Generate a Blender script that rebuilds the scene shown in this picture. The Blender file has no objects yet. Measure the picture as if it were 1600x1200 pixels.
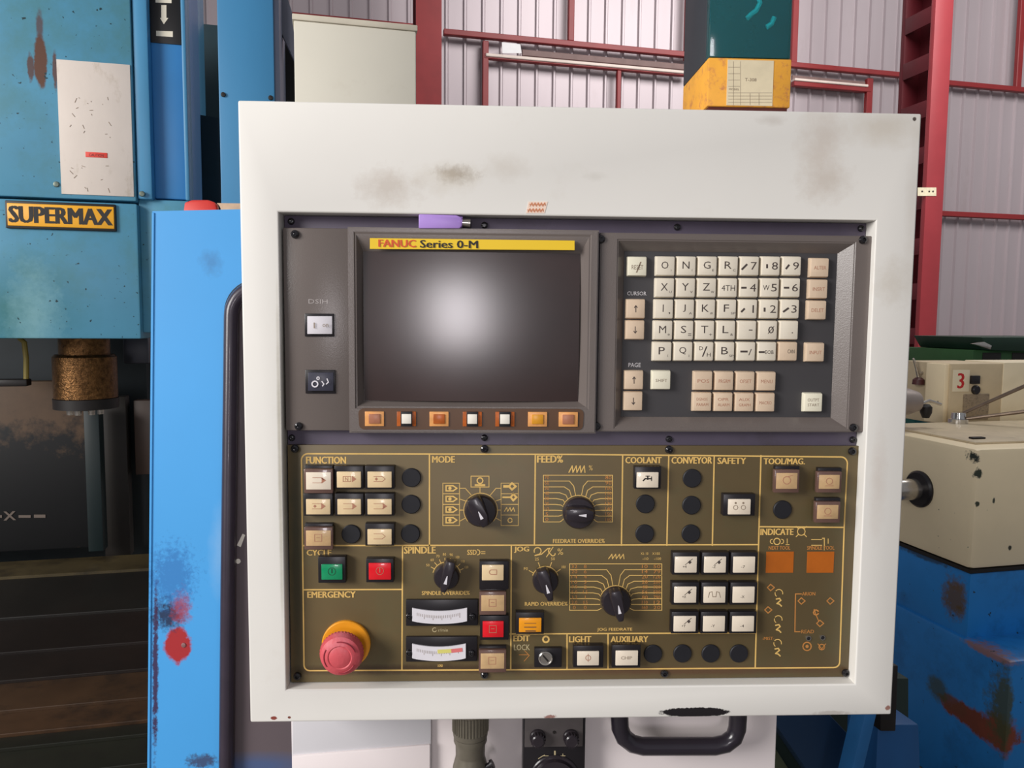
import bpy, bmesh, math, random
from mathutils import Vector, Matrix
random.seed(4)
sc = bpy.context.scene
C = sc.collection
# ------------------------------------------------------------------ camera
FPX = 1200.0
ZB = 1.15                       # height of the cabinet's lower edge above the floor
CAM = Vector((0.1983, -0.6463, 0.3479 + ZB))
PITCH, YAW, ROLL = 0.0817, 0.0399, 0.0084
_f = Vector((math.sin(YAW)*math.cos(PITCH), math.cos(YAW)*math.cos(PITCH), -math.sin(PITCH)))
_r = Vector((math.cos(YAW), -math.sin(YAW), 0)); _u = _r.cross(_f)
RT = math.cos(ROLL)*_r + math.sin(ROLL)*_u
UP = -math.sin(ROLL)*_r + math.cos(ROLL)*_u
FW = _f
cd = bpy.data.cameras.new('camera'); cam = bpy.data.objects.new('camera', cd); C.objects.link(cam)
cd.sensor_width = 36; cd.lens = FPX/1600*36; cd.clip_start = 0.02; cd.clip_end = 200
M = Matrix((( RT.x, UP.x, -FW.x), (RT.y, UP.y, -FW.y), (RT.z, UP.z, -FW.z))).to_4x4()
M.translation = CAM; cam.matrix_world = M
sc.camera = cam
# ------------------------------------------------------------------ light
sc.view_settings.view_transform = 'Standard'; sc.view_settings.look = 'None'
sc.view_settings.exposure = 0.0; sc.view_settings.gamma = 1.0
w = bpy.data.worlds.new('sky'); sc.world = w; w.use_nodes = True
w.node_tree.nodes['Background'].inputs[0].default_value = (0.93, 0.95, 1.0, 1)
w.node_tree.nodes['Background'].inputs[1].default_value = 0.28
def area(name, loc, aim, sx, sz, power, col):
    l = bpy.data.lights.new(name, 'AREA'); l.shape = 'RECTANGLE'; l.size = sx; l.size_y = sz
    l.energy = power; l.color = col
    o = bpy.data.objects.new(name, l); C.objects.link(o); o.location = loc
    o.rotation_euler = (Vector(aim)-Vector(loc)).to_track_quat('-Z', 'Z').to_euler()
    return o
AIM = (0.28, 0, 1.4)
area('daylight_door', (-3.1, -2.2, 2.6), AIM, 1.5, 1.9, 192, (1.0, 0.97, 0.94))     # open shed door to the left of the viewer
area('daylight_opening', (0.0, -3.6, 1.63), AIM, 0.40, 0.68, 18, (1.0, 0.94, 0.97))  # bright opening behind the viewer
area('roof_light', (4.6, 3.6, 6.5), (4.4, 9.4, 2.0), 6, 2.5, 450, (1.0, 0.97, 0.95))        # skylight strip in the hall roof

# ------------------------------------------------------------------ frames
def P(px, py, d=0.0):            # point seen at (px,py) on the plane Y=d
    D = RT*(px-800) - UP*(py-600) + FW*FPX
    return CAM + D*((d-CAM.y)/D.y)
HA = math.radians(79.1)
U = Vector((math.sin(HA), math.cos(HA), 0)); V = Vector((-math.cos(HA), math.sin(HA), 0)); Z = Vector((0,0,1))
O = Vector((CAM.x, CAM.y, 0))
class Pl:                        # a plane: point p, right ex, up ez; normal = away from viewer
    def __init__(s, p, ex, ez):
        s.p = Vector(p); s.ex = Vector(ex).normalized(); s.ez = Vector(ez).normalized(); s.n = -s.ex.cross(s.ez)
    def at(s, px, py, off=0.0):
        D = RT*(px-800) - UP*(py-600) + FW*FPX
        q = s.p + s.n*off
        return CAM + D*((q-CAM).dot(s.n)/D.dot(s.n))
    def off(s, d): return Pl(s.p+s.n*d, s.ex, s.ez)
def YP(d): return Pl((0,d,0), (1,0,0), Z)
def VP(v): return Pl(O+V*v, U, Z)              # hall-aligned front face at depth v
def UPL(u): return Pl(O+U*u, -V, Z)            # hall-aligned side face (left-facing)
def ZP(z): return Pl((0,0,z), (1,0,0), (0,1,0))

# ------------------------------------------------------------------ materials
def lin(c):
    return tuple((x/255/12.92 if x/255 <= .04045 else ((x/255+.055)/1.055)**2.4) for x in c)+(1,)
def mat(name, col, rough=.5, metal=0, var=.12, vs=9, detail=4, bump=0, bs=60, coat=0, trans=0, dirt=None, blobs=(), spec=.5, stretch=(1,1,1), speck=None, ior=1.45):
    """dirt=(col,amount,scale,threshold); blobs=[(centre,(rx,ry,rz),col,soft,noise,nscale,alpha)]; speck=(col,scale,threshold)"""
    m = bpy.data.materials.new(name); m.use_nodes = True
    nt = m.node_tree; N = nt.nodes; L = nt.links; b = N['Principled BSDF']
    b.inputs['Roughness'].default_value = rough; b.inputs['Metallic'].default_value = metal
    b.inputs['Specular IOR Level'].default_value = spec; b.inputs['Coat Weight'].default_value = coat
    b.inputs['Transmission Weight'].default_value = trans; b.inputs['IOR'].default_value = ior
    geo = N.new('ShaderNodeNewGeometry')
    mp = N.new('ShaderNodeMapping'); mp.inputs['Scale'].default_value = stretch
    L.new(geo.outputs['Position'], mp.inputs['Vector'])
    def noise(scale, det=4, rough_=.6):
        n = N.new('ShaderNodeTexNoise'); n.inputs['Scale'].default_value = scale; n.inputs['Detail'].default_value = det
        n.inputs['Roughness'].default_value = rough_; L.new(mp.outputs['Vector'], n.inputs['Vector']); return n.outputs['Fac']
    def mr(v, a, b_, c=0, d=1):
        n = N.new('ShaderNodeMapRange'); L.new(v, n.inputs['Value'])
        for i, x in enumerate((a, b_, c, d)): n.inputs[i+1].default_value = x
        return n.outputs['Result']
    def mix(f, a, b_):
        n = N.new('ShaderNodeMix'); n.data_type = 'RGBA'; L.new(f, n.inputs[0])
        for v, k in ((a, 6), (b_, 7)):
            if isinstance(v, tuple): n.inputs[k].default_value = v
            else: L.new(v, n.inputs[k])
        return n.outputs[2]
    base = lin(col)
    c = base
    if var:
        dk = tuple(x*(1-var) for x in base[:3])+(1,); lt = tuple(min(1, x*(1+var)) for x in base[:3])+(1,)
        c = mix(mr(noise(vs, detail), .32, .68), dk, lt)
    if dirt:
        dc, am, ds, th = dirt
        c = mix(mr(noise(ds, 7, .7), th, th+.16, 0, am), c, lin(dc))
    for cen, rad, bc, soft, nz, ns, al in blobs:
        mm = N.new('ShaderNodeMapping'); mm.vector_type = 'POINT'
        mm.inputs['Scale'].default_value = [1/r for r in rad]
        mm.inputs['Location'].default_value = [-cc/r for cc, r in zip(cen, rad)]
        L.new(geo.outputs['Position'], mm.inputs['Vector'])
        ln = N.new('ShaderNodeVectorMath'); ln.operation = 'LENGTH'; L.new(mm.outputs['Vector'], ln.inputs[0])
        ad = N.new('ShaderNodeMath'); ad.operation = 'MULTIPLY_ADD'; L.new(noise(ns, 6, .7), ad.inputs[0]); ad.inputs[1].default_value = nz
        L.new(ln.outputs['Value'], ad.inputs[2])
        c = mix(mr(ad.outputs[0], 1+nz*.5+soft, 1+nz*.5-soft, 0, al), c, lin(bc))
    if speck:
        sc_, ss, th = speck
        c = mix(mr(noise(ss, 2, .5), th, th+.04), c, lin(sc_))
    if isinstance(c, tuple): b.inputs['Base Color'].default_value = c
    else: L.new(c, b.inputs['Base Color'])
    if bump:
        bp = N.new('ShaderNodeBump'); bp.inputs['Strength'].default_value = bump; bp.inputs['Distance'].default_value = .002
        L.new(noise(bs, 3), bp.inputs['Height']); L.new(bp.outputs['Normal'], b.inputs['Normal'])
    return m
def B(px, py, rx, ry, col, soft=.25, nz=1.0, ns=120, al=1.0, pl=None, k=.00054):
    c = (pl or YP(0)).at(px, py)
    return (c, (rx*k, max(rx, ry)*k*1.5, ry*k), col, soft, nz, ns, al)

m_cab = mat('cabinet_white_paint', (228,225,219), .45, var=.02, vs=5, dirt=((206,196,182), .3, 7, .60), blobs=[
    B(605,292,32,22,(176,158,140),.8,3.2,70,.42), B(712,272,24,10,(128,108,84),.7,3.0,160,.55), B(700,278,34,18,(190,176,150),.8,3.0,60,.3),
    B(790,262,26,14,(196,186,172),.8,2.8,60,.35), B(1283,225,24,52,(190,172,156),.8,2.6,60,.42), B(1290,285,30,22,(182,166,150),.8,3.2,70,.35),
    B(1385,200,46,20,(200,188,170),.8,2.2,50,.5), B(1395,440,22,26,(196,186,170),.8,3,90,.4), B(1205,188,16,6,(188,178,168),.7,2.4,80,.4),
    B(1086,1113,56,8,(30,26,30),.06,.9,200,1), B(930,276,14,5,(195,190,180),.7,2,90,.3),
    B(428,1122,5,3,(140,70,60),.1,.9,400,1), B(452,1121,2.5,2,(120,70,60),.1,.9,400,1), B(860,1120,9,3,(150,100,90),.2,2.5,400,.9), B(1387,1106,4,4,(150,95,80),.2,1.5,300,.9),
    B(1429,186,3,3,(80,70,65),.2,.6,300,1), B(1372,760,9,60,(208,196,186),.8,2.4,60,.45), B(1425,330,8,90,(208,200,190),.8,2.4,60,.4), (P(443,720,.012),(.0026,.013,.2),(132,122,92),.25,.3,60,.75), B(1300,1114,30,3,(170,160,150),.4,3,200,.5)])
m_plate = mat('mounting_plate_grey', (88,80,96), .38, var=.12, vs=14, dirt=((70,64,66), .5, 20, .55))
m_case = mat('dark_grey_plastic_case', (106,97,93), .27, var=.06, vs=8, bump=.06, bs=900)
m_keydeck = mat('charcoal_key_deck', (62,60,62), .5, var=.06, vs=12)
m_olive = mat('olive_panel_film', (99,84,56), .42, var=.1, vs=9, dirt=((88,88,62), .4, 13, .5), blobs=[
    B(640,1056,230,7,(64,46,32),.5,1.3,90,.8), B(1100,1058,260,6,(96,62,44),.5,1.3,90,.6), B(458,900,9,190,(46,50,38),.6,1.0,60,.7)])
m_gold = mat('yellow_print', (226,186,108), .5, var=.08, vs=60)
m_golddim = mat('faded_orange_print', (190,128,66), .5, var=.1, vs=60)
m_palegold = mat('pale_print', (196,180,140), .5, var=.1, vs=60)
m_black = mat('black_plastic', (30,27,31), .32, var=.1, vs=40)
m_blackmatt = mat('matt_black_plastic', (24,24,30), .55, var=.1, vs=40)
m_screw = mat('blackened_steel_screw', (34,32,36), .16, metal=.3, var=.1, vs=100, coat=.6)
m_key = mat('ivory_key_plastic', (226,216,198), .45, var=.05, vs=40, dirt=((206,180,150), .25, 60, .58))
m_keybeige = mat('worn_beige_key_plastic', (214,190,164), .45, var=.06, vs=60)
m_keyfresh = mat('pale_cream_key_plastic', (232,226,204), .45, var=.03, vs=60)
m_ink = mat('dark_key_ink', (72,62,58), .6, var=0)
m_inkfaint = mat('faint_key_ink', (140,122,104), .6, var=0)
m_inkred = mat('reddish_key_ink', (176,122,98), .6, var=0)
m_glass = mat('dark_screen_glass', (50,34,32), .23, var=.25, vs=9, spec=.5, ior=1.8)
m_yel = mat('yellow_name_strip', (240,200,34), .45, var=.02)
m_red_ink = mat('red_ink', (214,84,40), .5, var=0)
m_blk_ink = mat('black_ink', (30,26,24), .5, var=0)
m_strip = mat('brown_softkey_strip', (86,58,36), .35, var=.08, vs=40)
m_amber = mat('amber_key', (206,120,48), .3, var=.2, vs=90)
m_amberdk = mat('deep_amber_key', (176,90,36), .3, var=.2, vs=90)
m_amberyel = mat('yellow_amber_key', (216,150,40), .3, var=.15, vs=90)
m_amberpink = mat('brownish_pink_key', (168,110,84), .35, var=.15, vs=90)
m_amberrim = mat('light_amber_rim', (226,160,96), .3, var=.15, vs=90)
m_white = mat('white_key', (238,232,220), .4, var=.02)
m_lensw = mat('warm_white_lens', (234,220,200), .3, var=.05, vs=60, coat=.3)
m_lenscream = mat('cream_lens', (228,202,160), .3, var=.07, vs=60, coat=.3)
m_lenstan = mat('tan_lens', (200,166,122), .35, var=.12, vs=90, coat=.2)
m_cover = mat('smoky_brown_cover', (104,78,70), .25, var=.1, vs=50, coat=.4)
m_green = mat('green_lens', (18,140,92), .25, var=.1, vs=90, coat=.4)
m_red = mat('red_lens', (222,24,38), .25, var=.08, vs=90, coat=.4)
m_orange = mat('orange_lens', (240,156,28), .25, var=.06, vs=90, coat=.4)
m_window = mat('orange_indicator_window', (176,94,26), .35, var=.08, vs=60)
m_mush = mat('faded_red_mushroom_cap', (206,84,92), .5, var=.08, vs=35, dirt=((216,124,136), .7, 26, .48), bump=.2, bs=200)
m_collar = mat('yellow_orange_collar', (236,156,30), .4, var=.06, vs=40)
m_knob = mat('black_knob_plastic', (42,36,42), .3, var=.1, vs=60, coat=.2)
m_meterface = mat('white_meter_face', (226,222,228), .4, var=.03, vs=40)
m_metal = mat('bright_steel', (190,184,178), .25, metal=.9, var=.12, vs=60)
m_purple = mat('purple_plastic', (172,138,214), .4, var=.04, vs=30)
m_sticker = mat('peach_sticker', (240,214,196), .6, var=.05, vs=200)
m_orangeink = mat('orange_ink', (206,130,90), .6, var=0)

# ------------------------------------------------------------------ mesh helpers
WL = {}
def finish(bm, smooth=True, ang=32):
    bmesh.ops.recalc_face_normals(bm, faces=bm.faces)
    return bm
def to_mesh(name, bm, m, smooth=True):
    me = bpy.data.meshes.new(name); bm.to_mesh(me); bm.free()
    if m: me.materials.append(m)
    if smooth:
        me.polygons.foreach_set('use_smooth', [True]*len(me.polygons)); me.set_sharp_from_angle(angle=math.radians(32))
    return me
def obj(name, bm, m, parent=None, smooth=True, base=False, recalc=True):
    if recalc: bmesh.ops.recalc_face_normals(bm, faces=bm.faces)
    xs = [v.co for v in bm.verts]
    lo = Vector([min(c[i] for c in xs) for i in range(3)]); hi = Vector([max(c[i] for c in xs) for i in range(3)])
    c = (lo+hi)/2
    if base or parent is None: c.z = lo.z
    bmesh.ops.translate(bm, verts=bm.verts, vec=-c)
    return place(name, to_mesh(name, bm, m, smooth), c, parent)
def place(name, me, c, parent=None):
    o = bpy.data.objects.new(name, me); C.objects.link(o)
    if parent: o.parent = parent; o.location = c-WL[parent.name]
    else: o.location = c
    WL[o.name] = Vector(c)
    return o
def empty(name, c, label, cat, group=None):
    o = bpy.data.objects.new(name, None); C.objects.link(o); o.location = c; WL[o.name] = Vector(c); o.empty_display_size = .05
    return tag(o, label, cat, group)
def tag(o, label, cat=None, group=None):
    o['label'] = label
    if cat: o['category'] = cat
    if group: o['group'] = group
    return o
def struct(o): o['kind'] = 'structure'; return o
def bev(bm, faces, r, seg=2, sel=None):
    if r <= 0: return
    ed = list({e for f in faces for e in f.edges})
    if sel: ed = [e for e in ed if sel(e)]
    bmesh.ops.bevel(bm, geom=ed, offset=r, segments=seg, affect='EDGES', profile=.5, clamp_overlap=True)
def hexa(bm, a, b, r=0, seg=2):
    """a: 4 pts of front, b: 4 pts of back (same order)"""
    va = [bm.verts.new(p) for p in a]; vb = [bm.verts.new(p) for p in b]; n = len(a)
    fs = [bm.faces.new(va), bm.faces.new(vb[::-1])]
    for i in range(n): fs.append(bm.faces.new((va[i], vb[i], vb[(i+1) % n], va[(i+1) % n])))
    bev(bm, fs, r, seg)
def box(bm, x0, x1, y0, y1, z0, z1, r=0, taper=0, seg=2):
    t = taper
    hexa(bm, [(x0+t,y0,z0+t), (x1-t,y0,z0+t), (x1-t,y0,z1-t), (x0+t,y0,z1-t)], [(x0,y1,z0), (x1,y1,z0), (x1,y1,z1), (x0,y1,z1)], r, seg)
def rect(x0, y0, x1, y1, d):     # pixel rectangle on plane Y=d -> X0,X1,Z0,Z1
    xm, ym = (x0+x1)/2, (y0+y1)/2
    return P(x0, ym, d).x, P(x1, ym, d).x, P(xm, y1, d).z, P(xm, y0, d).z
def pbox(bm, px, d0, d1, r=0, taper=0, seg=2):   # box whose front (at d0) covers the pixel rectangle
    X0, X1, Z0, Z1 = rect(*px, d0)
    box(bm, X0-taper, X1+taper, d0, d1, Z0-taper, Z1+taper, r, taper, seg)
def NB(): return bmesh.new()
def poly(bm, pts, pl, th, r=0, seg=2, off=0):    # pixel polygon on a plane, extruded away from the viewer
    q = [pl.at(x, y, off) for x, y in pts]
    hexa(bm, q, [p+pl.n*th for p in q], r, seg)
def revolve(bm, c, axis, prof, n=24):            # prof = [(distance along axis, radius)]
    ax = Vector(axis).normalized(); e1 = ax.orthogonal().normalized(); e2 = ax.cross(e1)
    rings = []
    for a, r in prof:
        if r <= 1e-6: rings.append([bm.verts.new(c+ax*a)])
        else: rings.append([bm.verts.new(c+ax*a+(e1*math.cos(2*math.pi*i/n)+e2*math.sin(2*math.pi*i/n))*r) for i in range(n)])
    for A, Bq in zip(rings, rings[1:]):
        if len(A) == 1 and len(Bq) == 1: continue
        for i in range(n):
            j = (i+1) % n
            if len(A) == 1: bm.faces.new((A[0], Bq[i], Bq[j]))
            elif len(Bq) == 1: bm.faces.new((A[i], A[j], Bq[0]))
            else: bm.faces.new((A[i], A[j], Bq[j], Bq[i]))
    if len(rings[0]) > 1: bm.faces.new(rings[0])
    if len(rings[-1]) > 1: bm.faces.new(rings[-1][::-1])
def tube(bm, pts, r, n=10):
    pts = [Vector(p) for p in pts]; rings = []; prev = None
    for i, p in enumerate(pts):
        t = (pts[min(i+1, len(pts)-1)]-pts[max(i-1, 0)]).normalized()
        e1 = t.orthogonal().normalized() if prev is None else (prev-t*prev.dot(t)).normalized()
        prev = e1; e2 = t.cross(e1)
        rr = r[i] if isinstance(r, (list, tuple)) else r
        rings.append([bm.verts.new(p+(e1*math.cos(2*math.pi*k/n)+e2*math.sin(2*math.pi*k/n))*rr) for k in range(n)])
    for A, Bq in zip(rings, rings[1:]):
        for i in range(n): bm.faces.new((A[i], A[(i+1) % n], Bq[(i+1) % n], Bq[i]))
    bm.faces.new(rings[0]); bm.faces.new(rings[-1][::-1])
_rc = [0]
def ribbon(bm, pts, w, pl, off=-.0001, close=False):    # printed line of pixel width w
    if close: pts = pts+[pts[0]]
    for (xa, ya), (xb, yb) in zip(pts, pts[1:]):
        L = math.hypot(xb-xa, yb-ya)
        if L < 1e-3: continue
        dx, dy = (xb-xa)/L*w/2, (yb-ya)/L*w/2
        q = [(xa-dx*.8-dy, ya-dy*.8+dx), (xb+dx*.8-dy, yb+dy*.8+dx), (xb+dx*.8+dy, yb+dy*.8-dx), (xa-dx*.8+dy, ya-dy*.8-dx)]
        _rc[0] = (_rc[0]+1) % 7; o_ = off-_rc[0]*8e-6      # overlapping strokes never coplanar
        bm.faces.new([bm.verts.new(pl.at(*p, o_)) for p in q])
def arc(cx, cy, r, a0, a1, n=10):
    return [(cx+r*math.cos(math.radians(a0+(a1-a0)*i/n)), cy-r*math.sin(math.radians(a0+(a1-a0)*i/n))) for i in range(n+1)]
def disc(bm, cx, cy, r, pl, off=-.0001, n=16):
    bm.faces.new([bm.verts.new(pl.at(x, y, off)) for x, y in arc(cx, cy, r, 0, 360-360/n, n-1)][::-1])
_tc = {}
def glyphs(s, bold=0.0, shear=0.0):
    k = (s, bold, shear)
    if k in _tc: return _tc[k]
    cu = bpy.data.curves.new('t', 'FONT'); cu.body = s; cu.size = 1; cu.resolution_u = 2; cu.offset = bold; cu.shear = shear; cu.fill_mode = 'FRONT'
    o = bpy.data.objects.new('t', cu); C.objects.link(o)
    dg = bpy.context.evaluated_depsgraph_get(); dg.update()
    me = bpy.data.meshes.new_from_object(o.evaluated_get(dg))
    vs = [tuple(v.co) for v in me.vertices]; fs = [tuple(p.vertices) for p in me.polygons]
    bpy.data.objects.remove(o); bpy.data.curves.remove(cu); bpy.data.meshes.remove(me)
    xs = [v[0] for v in vs]; ys = [v[1] for v in vs]
    x0, x1, y0, y1 = min(xs), max(xs), min(ys), max(ys)
    asp = (x1-x0)/max(y1-y0, 1e-6)
    vs = [((x-x0)/max(x1-x0, 1e-6), (y-y0)/max(y1-y0, 1e-6)) for x, y, _ in vs]
    _tc[k] = (vs, fs, asp); return _tc[k]
def text(bm, s, x0, y0, x1, y1, pl, bold=0.0, shear=0.0, off=-.00015, quad=None):
    if bold:                                     # heavier strokes: shifted copies
        d = bold*(y1-y0)*2.2
        text(bm, s, x0, y0, x1-d, y1, pl, 0, shear, off); text(bm, s, x0+d, y0, x1, y1, pl, 0, shear, off-.00003)
        return text(bm, s, x0+d/2, y0+d*.15, x1-d/2, y1-d*.15, pl, 0, shear, off-.00006)
    vs, fs, asp = glyphs(s, 0.0, shear)
    lim = asp*(y1-y0)*(1.75 if len(s) > 1 else 1.35)
    if len(s) < 3 and x1-x0 > lim: xm_ = (x0+x1)/2; x0, x1 = xm_-lim/2, xm_+lim/2
    if quad:
        TL, TR, BR, BL = [pl.at(*q, off) for q in quad]
        vv = [bm.verts.new((TL*(1-a)+TR*a)*b+(BL*(1-a)+BR*a)*(1-b)) for a, b in vs]
    else:
        xm, ym = (x0+x1)/2, (y0+y1)/2
        A = pl.at(x0, ym, off); Bq = pl.at(x1, ym, off); T = pl.at(xm, y0, off); D = pl.at(xm, y1, off)
        c = (A+Bq)/2; ex = (Bq-A); ez = pl.ez*((T-D).dot(pl.ez)); ex = pl.ex*ex.dot(pl.ex); cz = c+pl.ez*(((T+D)/2-c).dot(pl.ez))
        vv = [bm.verts.new(cz+ex*(a-.5)+ez*(b-.5)) for a, b in vs]
    for f in fs:
        try: bm.faces.new([vv[i] for i in f])
        except ValueError: pass
def label_part(name, items, m, parent, pl, **kw):
    bm = NB()
    for it in items: text(bm, *it, pl, **kw)
    return obj(name, bm, m, parent, smooth=False, recalc=False)

# ================================================================== HALL (structure)
m_sheet = mat('galvanised_corrugated_sheet', (176,164,168), .42, metal=.25, var=.06, vs=1.2, stretch=(1,1,.25), dirt=((150,132,128), .35, 3, .6))
m_redpaint = mat('red_oxide_steel_paint', (136,40,42), .45, var=.1, vs=4)
m_redshade = mat('shaded_red_steel_paint', (84,20,28), .5, var=.1, vs=4)  # column red with the shade of webs and rear flanges in its colour
m_redlit = mat('lit_red_steel_paint', (152,54,60), .45, var=.06, vs=3)  # column red with the light on the front flange in its colour
m_floor = mat('concrete_floor', (120,116,110), .7, var=.15, vs=1.5, dirt=((90,84,78), .5, 2, .5))
WV = 8.62*math.cos(math.radians(13.2))          # wall plane distance in the hall frame
WALL = VP(WV)
def hpt(u, v, z): return O+U*u+V*v+Z*z
bm = NB(); q = [hpt(-9, -8, 0), hpt(16, -8, 0), hpt(16, WV+.3, 0), hpt(-9, WV+.3, 0)]
hexa(bm, q, [p-Z*.1 for p in q]); struct(obj('floor', bm, m_floor))
wb = struct(empty('wall_back', hpt(2, WV, 0), 'grey corrugated metal sheet wall of the hall', 'wall')); del wb['category']
# corrugated sheets, one object per sheet (1 m cover, 5 ribs)
def sheet_mesh(wd=1.0, h=7.0, pitch=.2, dep=.026):
    bm = NB(); pr = []
    n = int(round(wd/pitch))
    for i in range(n):
        x = i*pitch
        pr += [(x,0), (x+.014,-dep), (x+.034,-dep), (x+.048,0)]
    pr.append((wd, 0)); pr.append((wd+.02,-.006))
    lo = [bm.verts.new(U*a+V*b) for a, b in pr]; hi = [bm.verts.new(U*a+V*b+Z*h) for a, b in pr]
    for i in range(len(pr)-1): bm.faces.new((lo[i], lo[i+1], hi[i+1], hi[i]))
    return to_mesh('sheet', bm, m_sheet, smooth=False)
shm = sheet_mesh()
for i in range(-4, 12):
    place('corrugated_sheet', shm, hpt(i, WV+.05, 0), wb)
# girts and posts
def girt(p0, p1, w, name, m=m_redpaint, th=.07, v=0.0):
    pl = WALL.off(-.03-v); bm = NB()
    a = pl.at(*p0); b = pl.at(*p1); h = (pl.at(p0[0], p0[1]+w)-a).length
    z = (a.z+b.z)/2; a.z = b.z = z
    hexa(bm, [a-Z*h, b-Z*h, b, a], [p-pl.n*th for p in (a-Z*h, b-Z*h, b, a)], .006, 1)
    return struct(obj(name, bm, m))
def post(p0, p1, w, name, m=m_redpaint, th=.06, v=0.0):
    pl = WALL.off(-.035-v); bm = NB()
    a = pl.at(*p0); b = pl.at(*p1); wd = (pl.at(p0[0]+w, p0[1])-a).length; b = Vector((a.x, a.y, b.z))
    q = [b, b+U*wd, a+U*wd, a]
    hexa(bm, q, [p-pl.n*th for p in q], .006, 1)
    return struct(obj(name, bm, m))
g = [girt((692,48),(1425,117),9,'trim_1'), girt((755,83),(1075,117),8,'trim_2'), girt((1236,127),(1356,140),8,'trim_3', ),
     girt((1475,127),(1640,143),8,'trim_4'), girt((1462,331),(1640,338),8,'trim_5'), girt((1445,526),(1640,527),9,'trim_6'), girt((440,20),(655,42),8,'trim_7')]
p = [post((887,-30),(887,66),9,'trim_8'), post((753,66),(753,240),9,'trim_9'), post((962,112),(962,240),6,'trim_10'), post((1237,-30),(1237,104),9,'trim_11'),
     post((1351,124),(1351,240),9,'trim_12'), post((1592,-30),(1592,140),8,'trim_13')]
post((1070,-30),(1070,96),9,'trim_14')
m_cream = mat('pale_translucent_strip', (222,206,196), .6, var=.08, vs=6)
girt((815,76),(1075,104),10,'trim_15', mat('brown_grey_flashing', (122,98,94), .6), .03); girt((757,84),(1075,117),5,'trim_16', m_cream, .085)
girt((1236,118),(1350,129),8,'trim_17', mat('brown_flashing', (122,98,94), .6), .03); girt((1236,124),(1350,136),4,'trim_18', m_cream, .085)
bm = NB(); poly(bm, [(785,83),(815,83),(813,69),(784,66)], WALL.off(-.12), .003)
tag(obj('paper_sheet', bm, mat('white_paper', (238,236,236), .7, var=.03)), 'white paper sheet tucked behind the red wall rail above the cabinet', 'paper')
# I-column, left (flat front flange) and column, right (battened)
def hbox(bm, u0, u1, v0, v1, z0, z1, r=0):
    hexa(bm, [hpt(u0,v0,z0), hpt(u1,v0,z0), hpt(u1,v0,z1), hpt(u0,v0,z1)], [hpt(u0,v1,z0), hpt(u1,v1,z0), hpt(u1,v1,z1), hpt(u0,v1,z1)], r)
def uz(px, py, v):
    q = VP(v).at(px, py)-O; return q.dot(U), q.z
u0, _ = uz(650, 80, 7.2); u1, _ = uz(690, 80, 7.2)
t = empty('steel_column', hpt((u0+u1)/2, 7.3, 0), 'plain red steel column rising behind the white equipment box', 'column')
bm = NB(); hbox(bm, u0, u1, 7.2, 7.215, 0, 6.6); obj('front_flange', bm, m_redpaint, t)
bm = NB(); hbox(bm, (u0+u1)/2-.006, (u0+u1)/2+.006, 7.215, 7.46, 0, 6.6); obj('web', bm, m_redshade, t)
bm = NB(); hbox(bm, u0, u1, 7.46, 7.475, 0, 6.6); obj('rear_flange', bm, m_redshade, t)
u0, _ = uz(1462, 10, 6.9); u1, _ = uz(1490, 10, 6.9)
t = empty('steel_column', hpt((u0+u1)/2, 7.1, 0), 'raspberry red battened steel column right of the cabinet, open ladder side', 'column')
bm = NB(); hbox(bm, u0, u1, 6.9, 6.96, 0, 6.6, .004); obj('front_flange', bm, m_redlit, t)
bm = NB(); hbox(bm, u0, u1, 7.32, 7.38, 0, 6.6, .004); obj('rear_flange', bm, m_redshade, t)
bm = NB(); hbox(bm, u1-.02, u1, 6.96, 7.32, 0, 6.6, .001); obj('side_web', bm, m_redshade, t)
for k in range(14):
    z = .35+k*.47
    bm = NB(); hbox(bm, u0, u0+.012, 6.95, 7.33, z, z+.17, .002); obj('batten', bm, m_redshade, t)
    bm = NB(); hbox(bm, u1-.012, u1, 6.95, 7.33, z+.05, z+.2, .002); obj('batten', bm, m_redpaint, t)
bm = NB(); poly(bm, [(1434,306),(1463,306),(1463,293),(1434,293)], VP(6.9).off(-.004), .003)
obj('paper_tape_band', bm, mat('cream_tape', (226,216,186), .7, var=.1, vs=30), t)
bm = NB(); bm2 = None
for x in (1441, 1452, 1458): disc(bm, x, 299, 1.5, VP(6.9), -.006, 8)
obj('tape_marks', bm, m_ink, t, False)

# ================================================================== CABINET
W, H = .566, .5242
A0, A1, C0, C1 = .0312, .5315, .4354, .0289
cab = empty('control_cabinet', Vector((W/2, .06, ZB)), 'large white painted control cabinet framing the screen, keyboard and olive panel', 'control cabinet')
REC = .0165
bm = NB()
def ring(y, x0, x1, z0, z1): return [bm.verts.new((x, y, ZB+z)) for x, z in ((x0,z0),(x1,z0),(x1,z1),(x0,z1))]
of = ring(0, 0, W, 0, H); ob = ring(.14, 0, W, 0, H); inf = ring(0, A0, A1, C1, C0); inb = ring(REC+.004, A0, A1, C1, C0)
for i in range(4):
    j = (i+1) % 4
    bm.faces.new((of[i], of[j], inf[j], inf[i])); bm.faces.new((inf[i], inf[j], inb[j], inb[i])); bm.faces.new((of[j], of[i], ob[i], ob[j]))
bm.faces.new(ob); bm.faces.new(inb)
bmesh.ops.recalc_face_normals(bm, faces=bm.faces)
ed = [e for e in bm.edges if all(v in of for v in e.verts) or (e.verts[0] in of and e.verts[1] in ob) or (e.verts[1] in of and e.verts[0] in ob) or all(v in inf for v in e.verts)]
bmesh.ops.bevel(bm, geom=ed, offset=.0016, segments=3, affect='EDGES', profile=.5)
obj('housing', bm, m_cab, cab)
bm = NB(); box(bm, A0+.0005, A1-.0005, REC, REC+.003, ZB+C1+.0005, ZB+C0-.0005, .0004); obj('mounting_plate', bm, m_plate, cab)
bm = NB()
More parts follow.
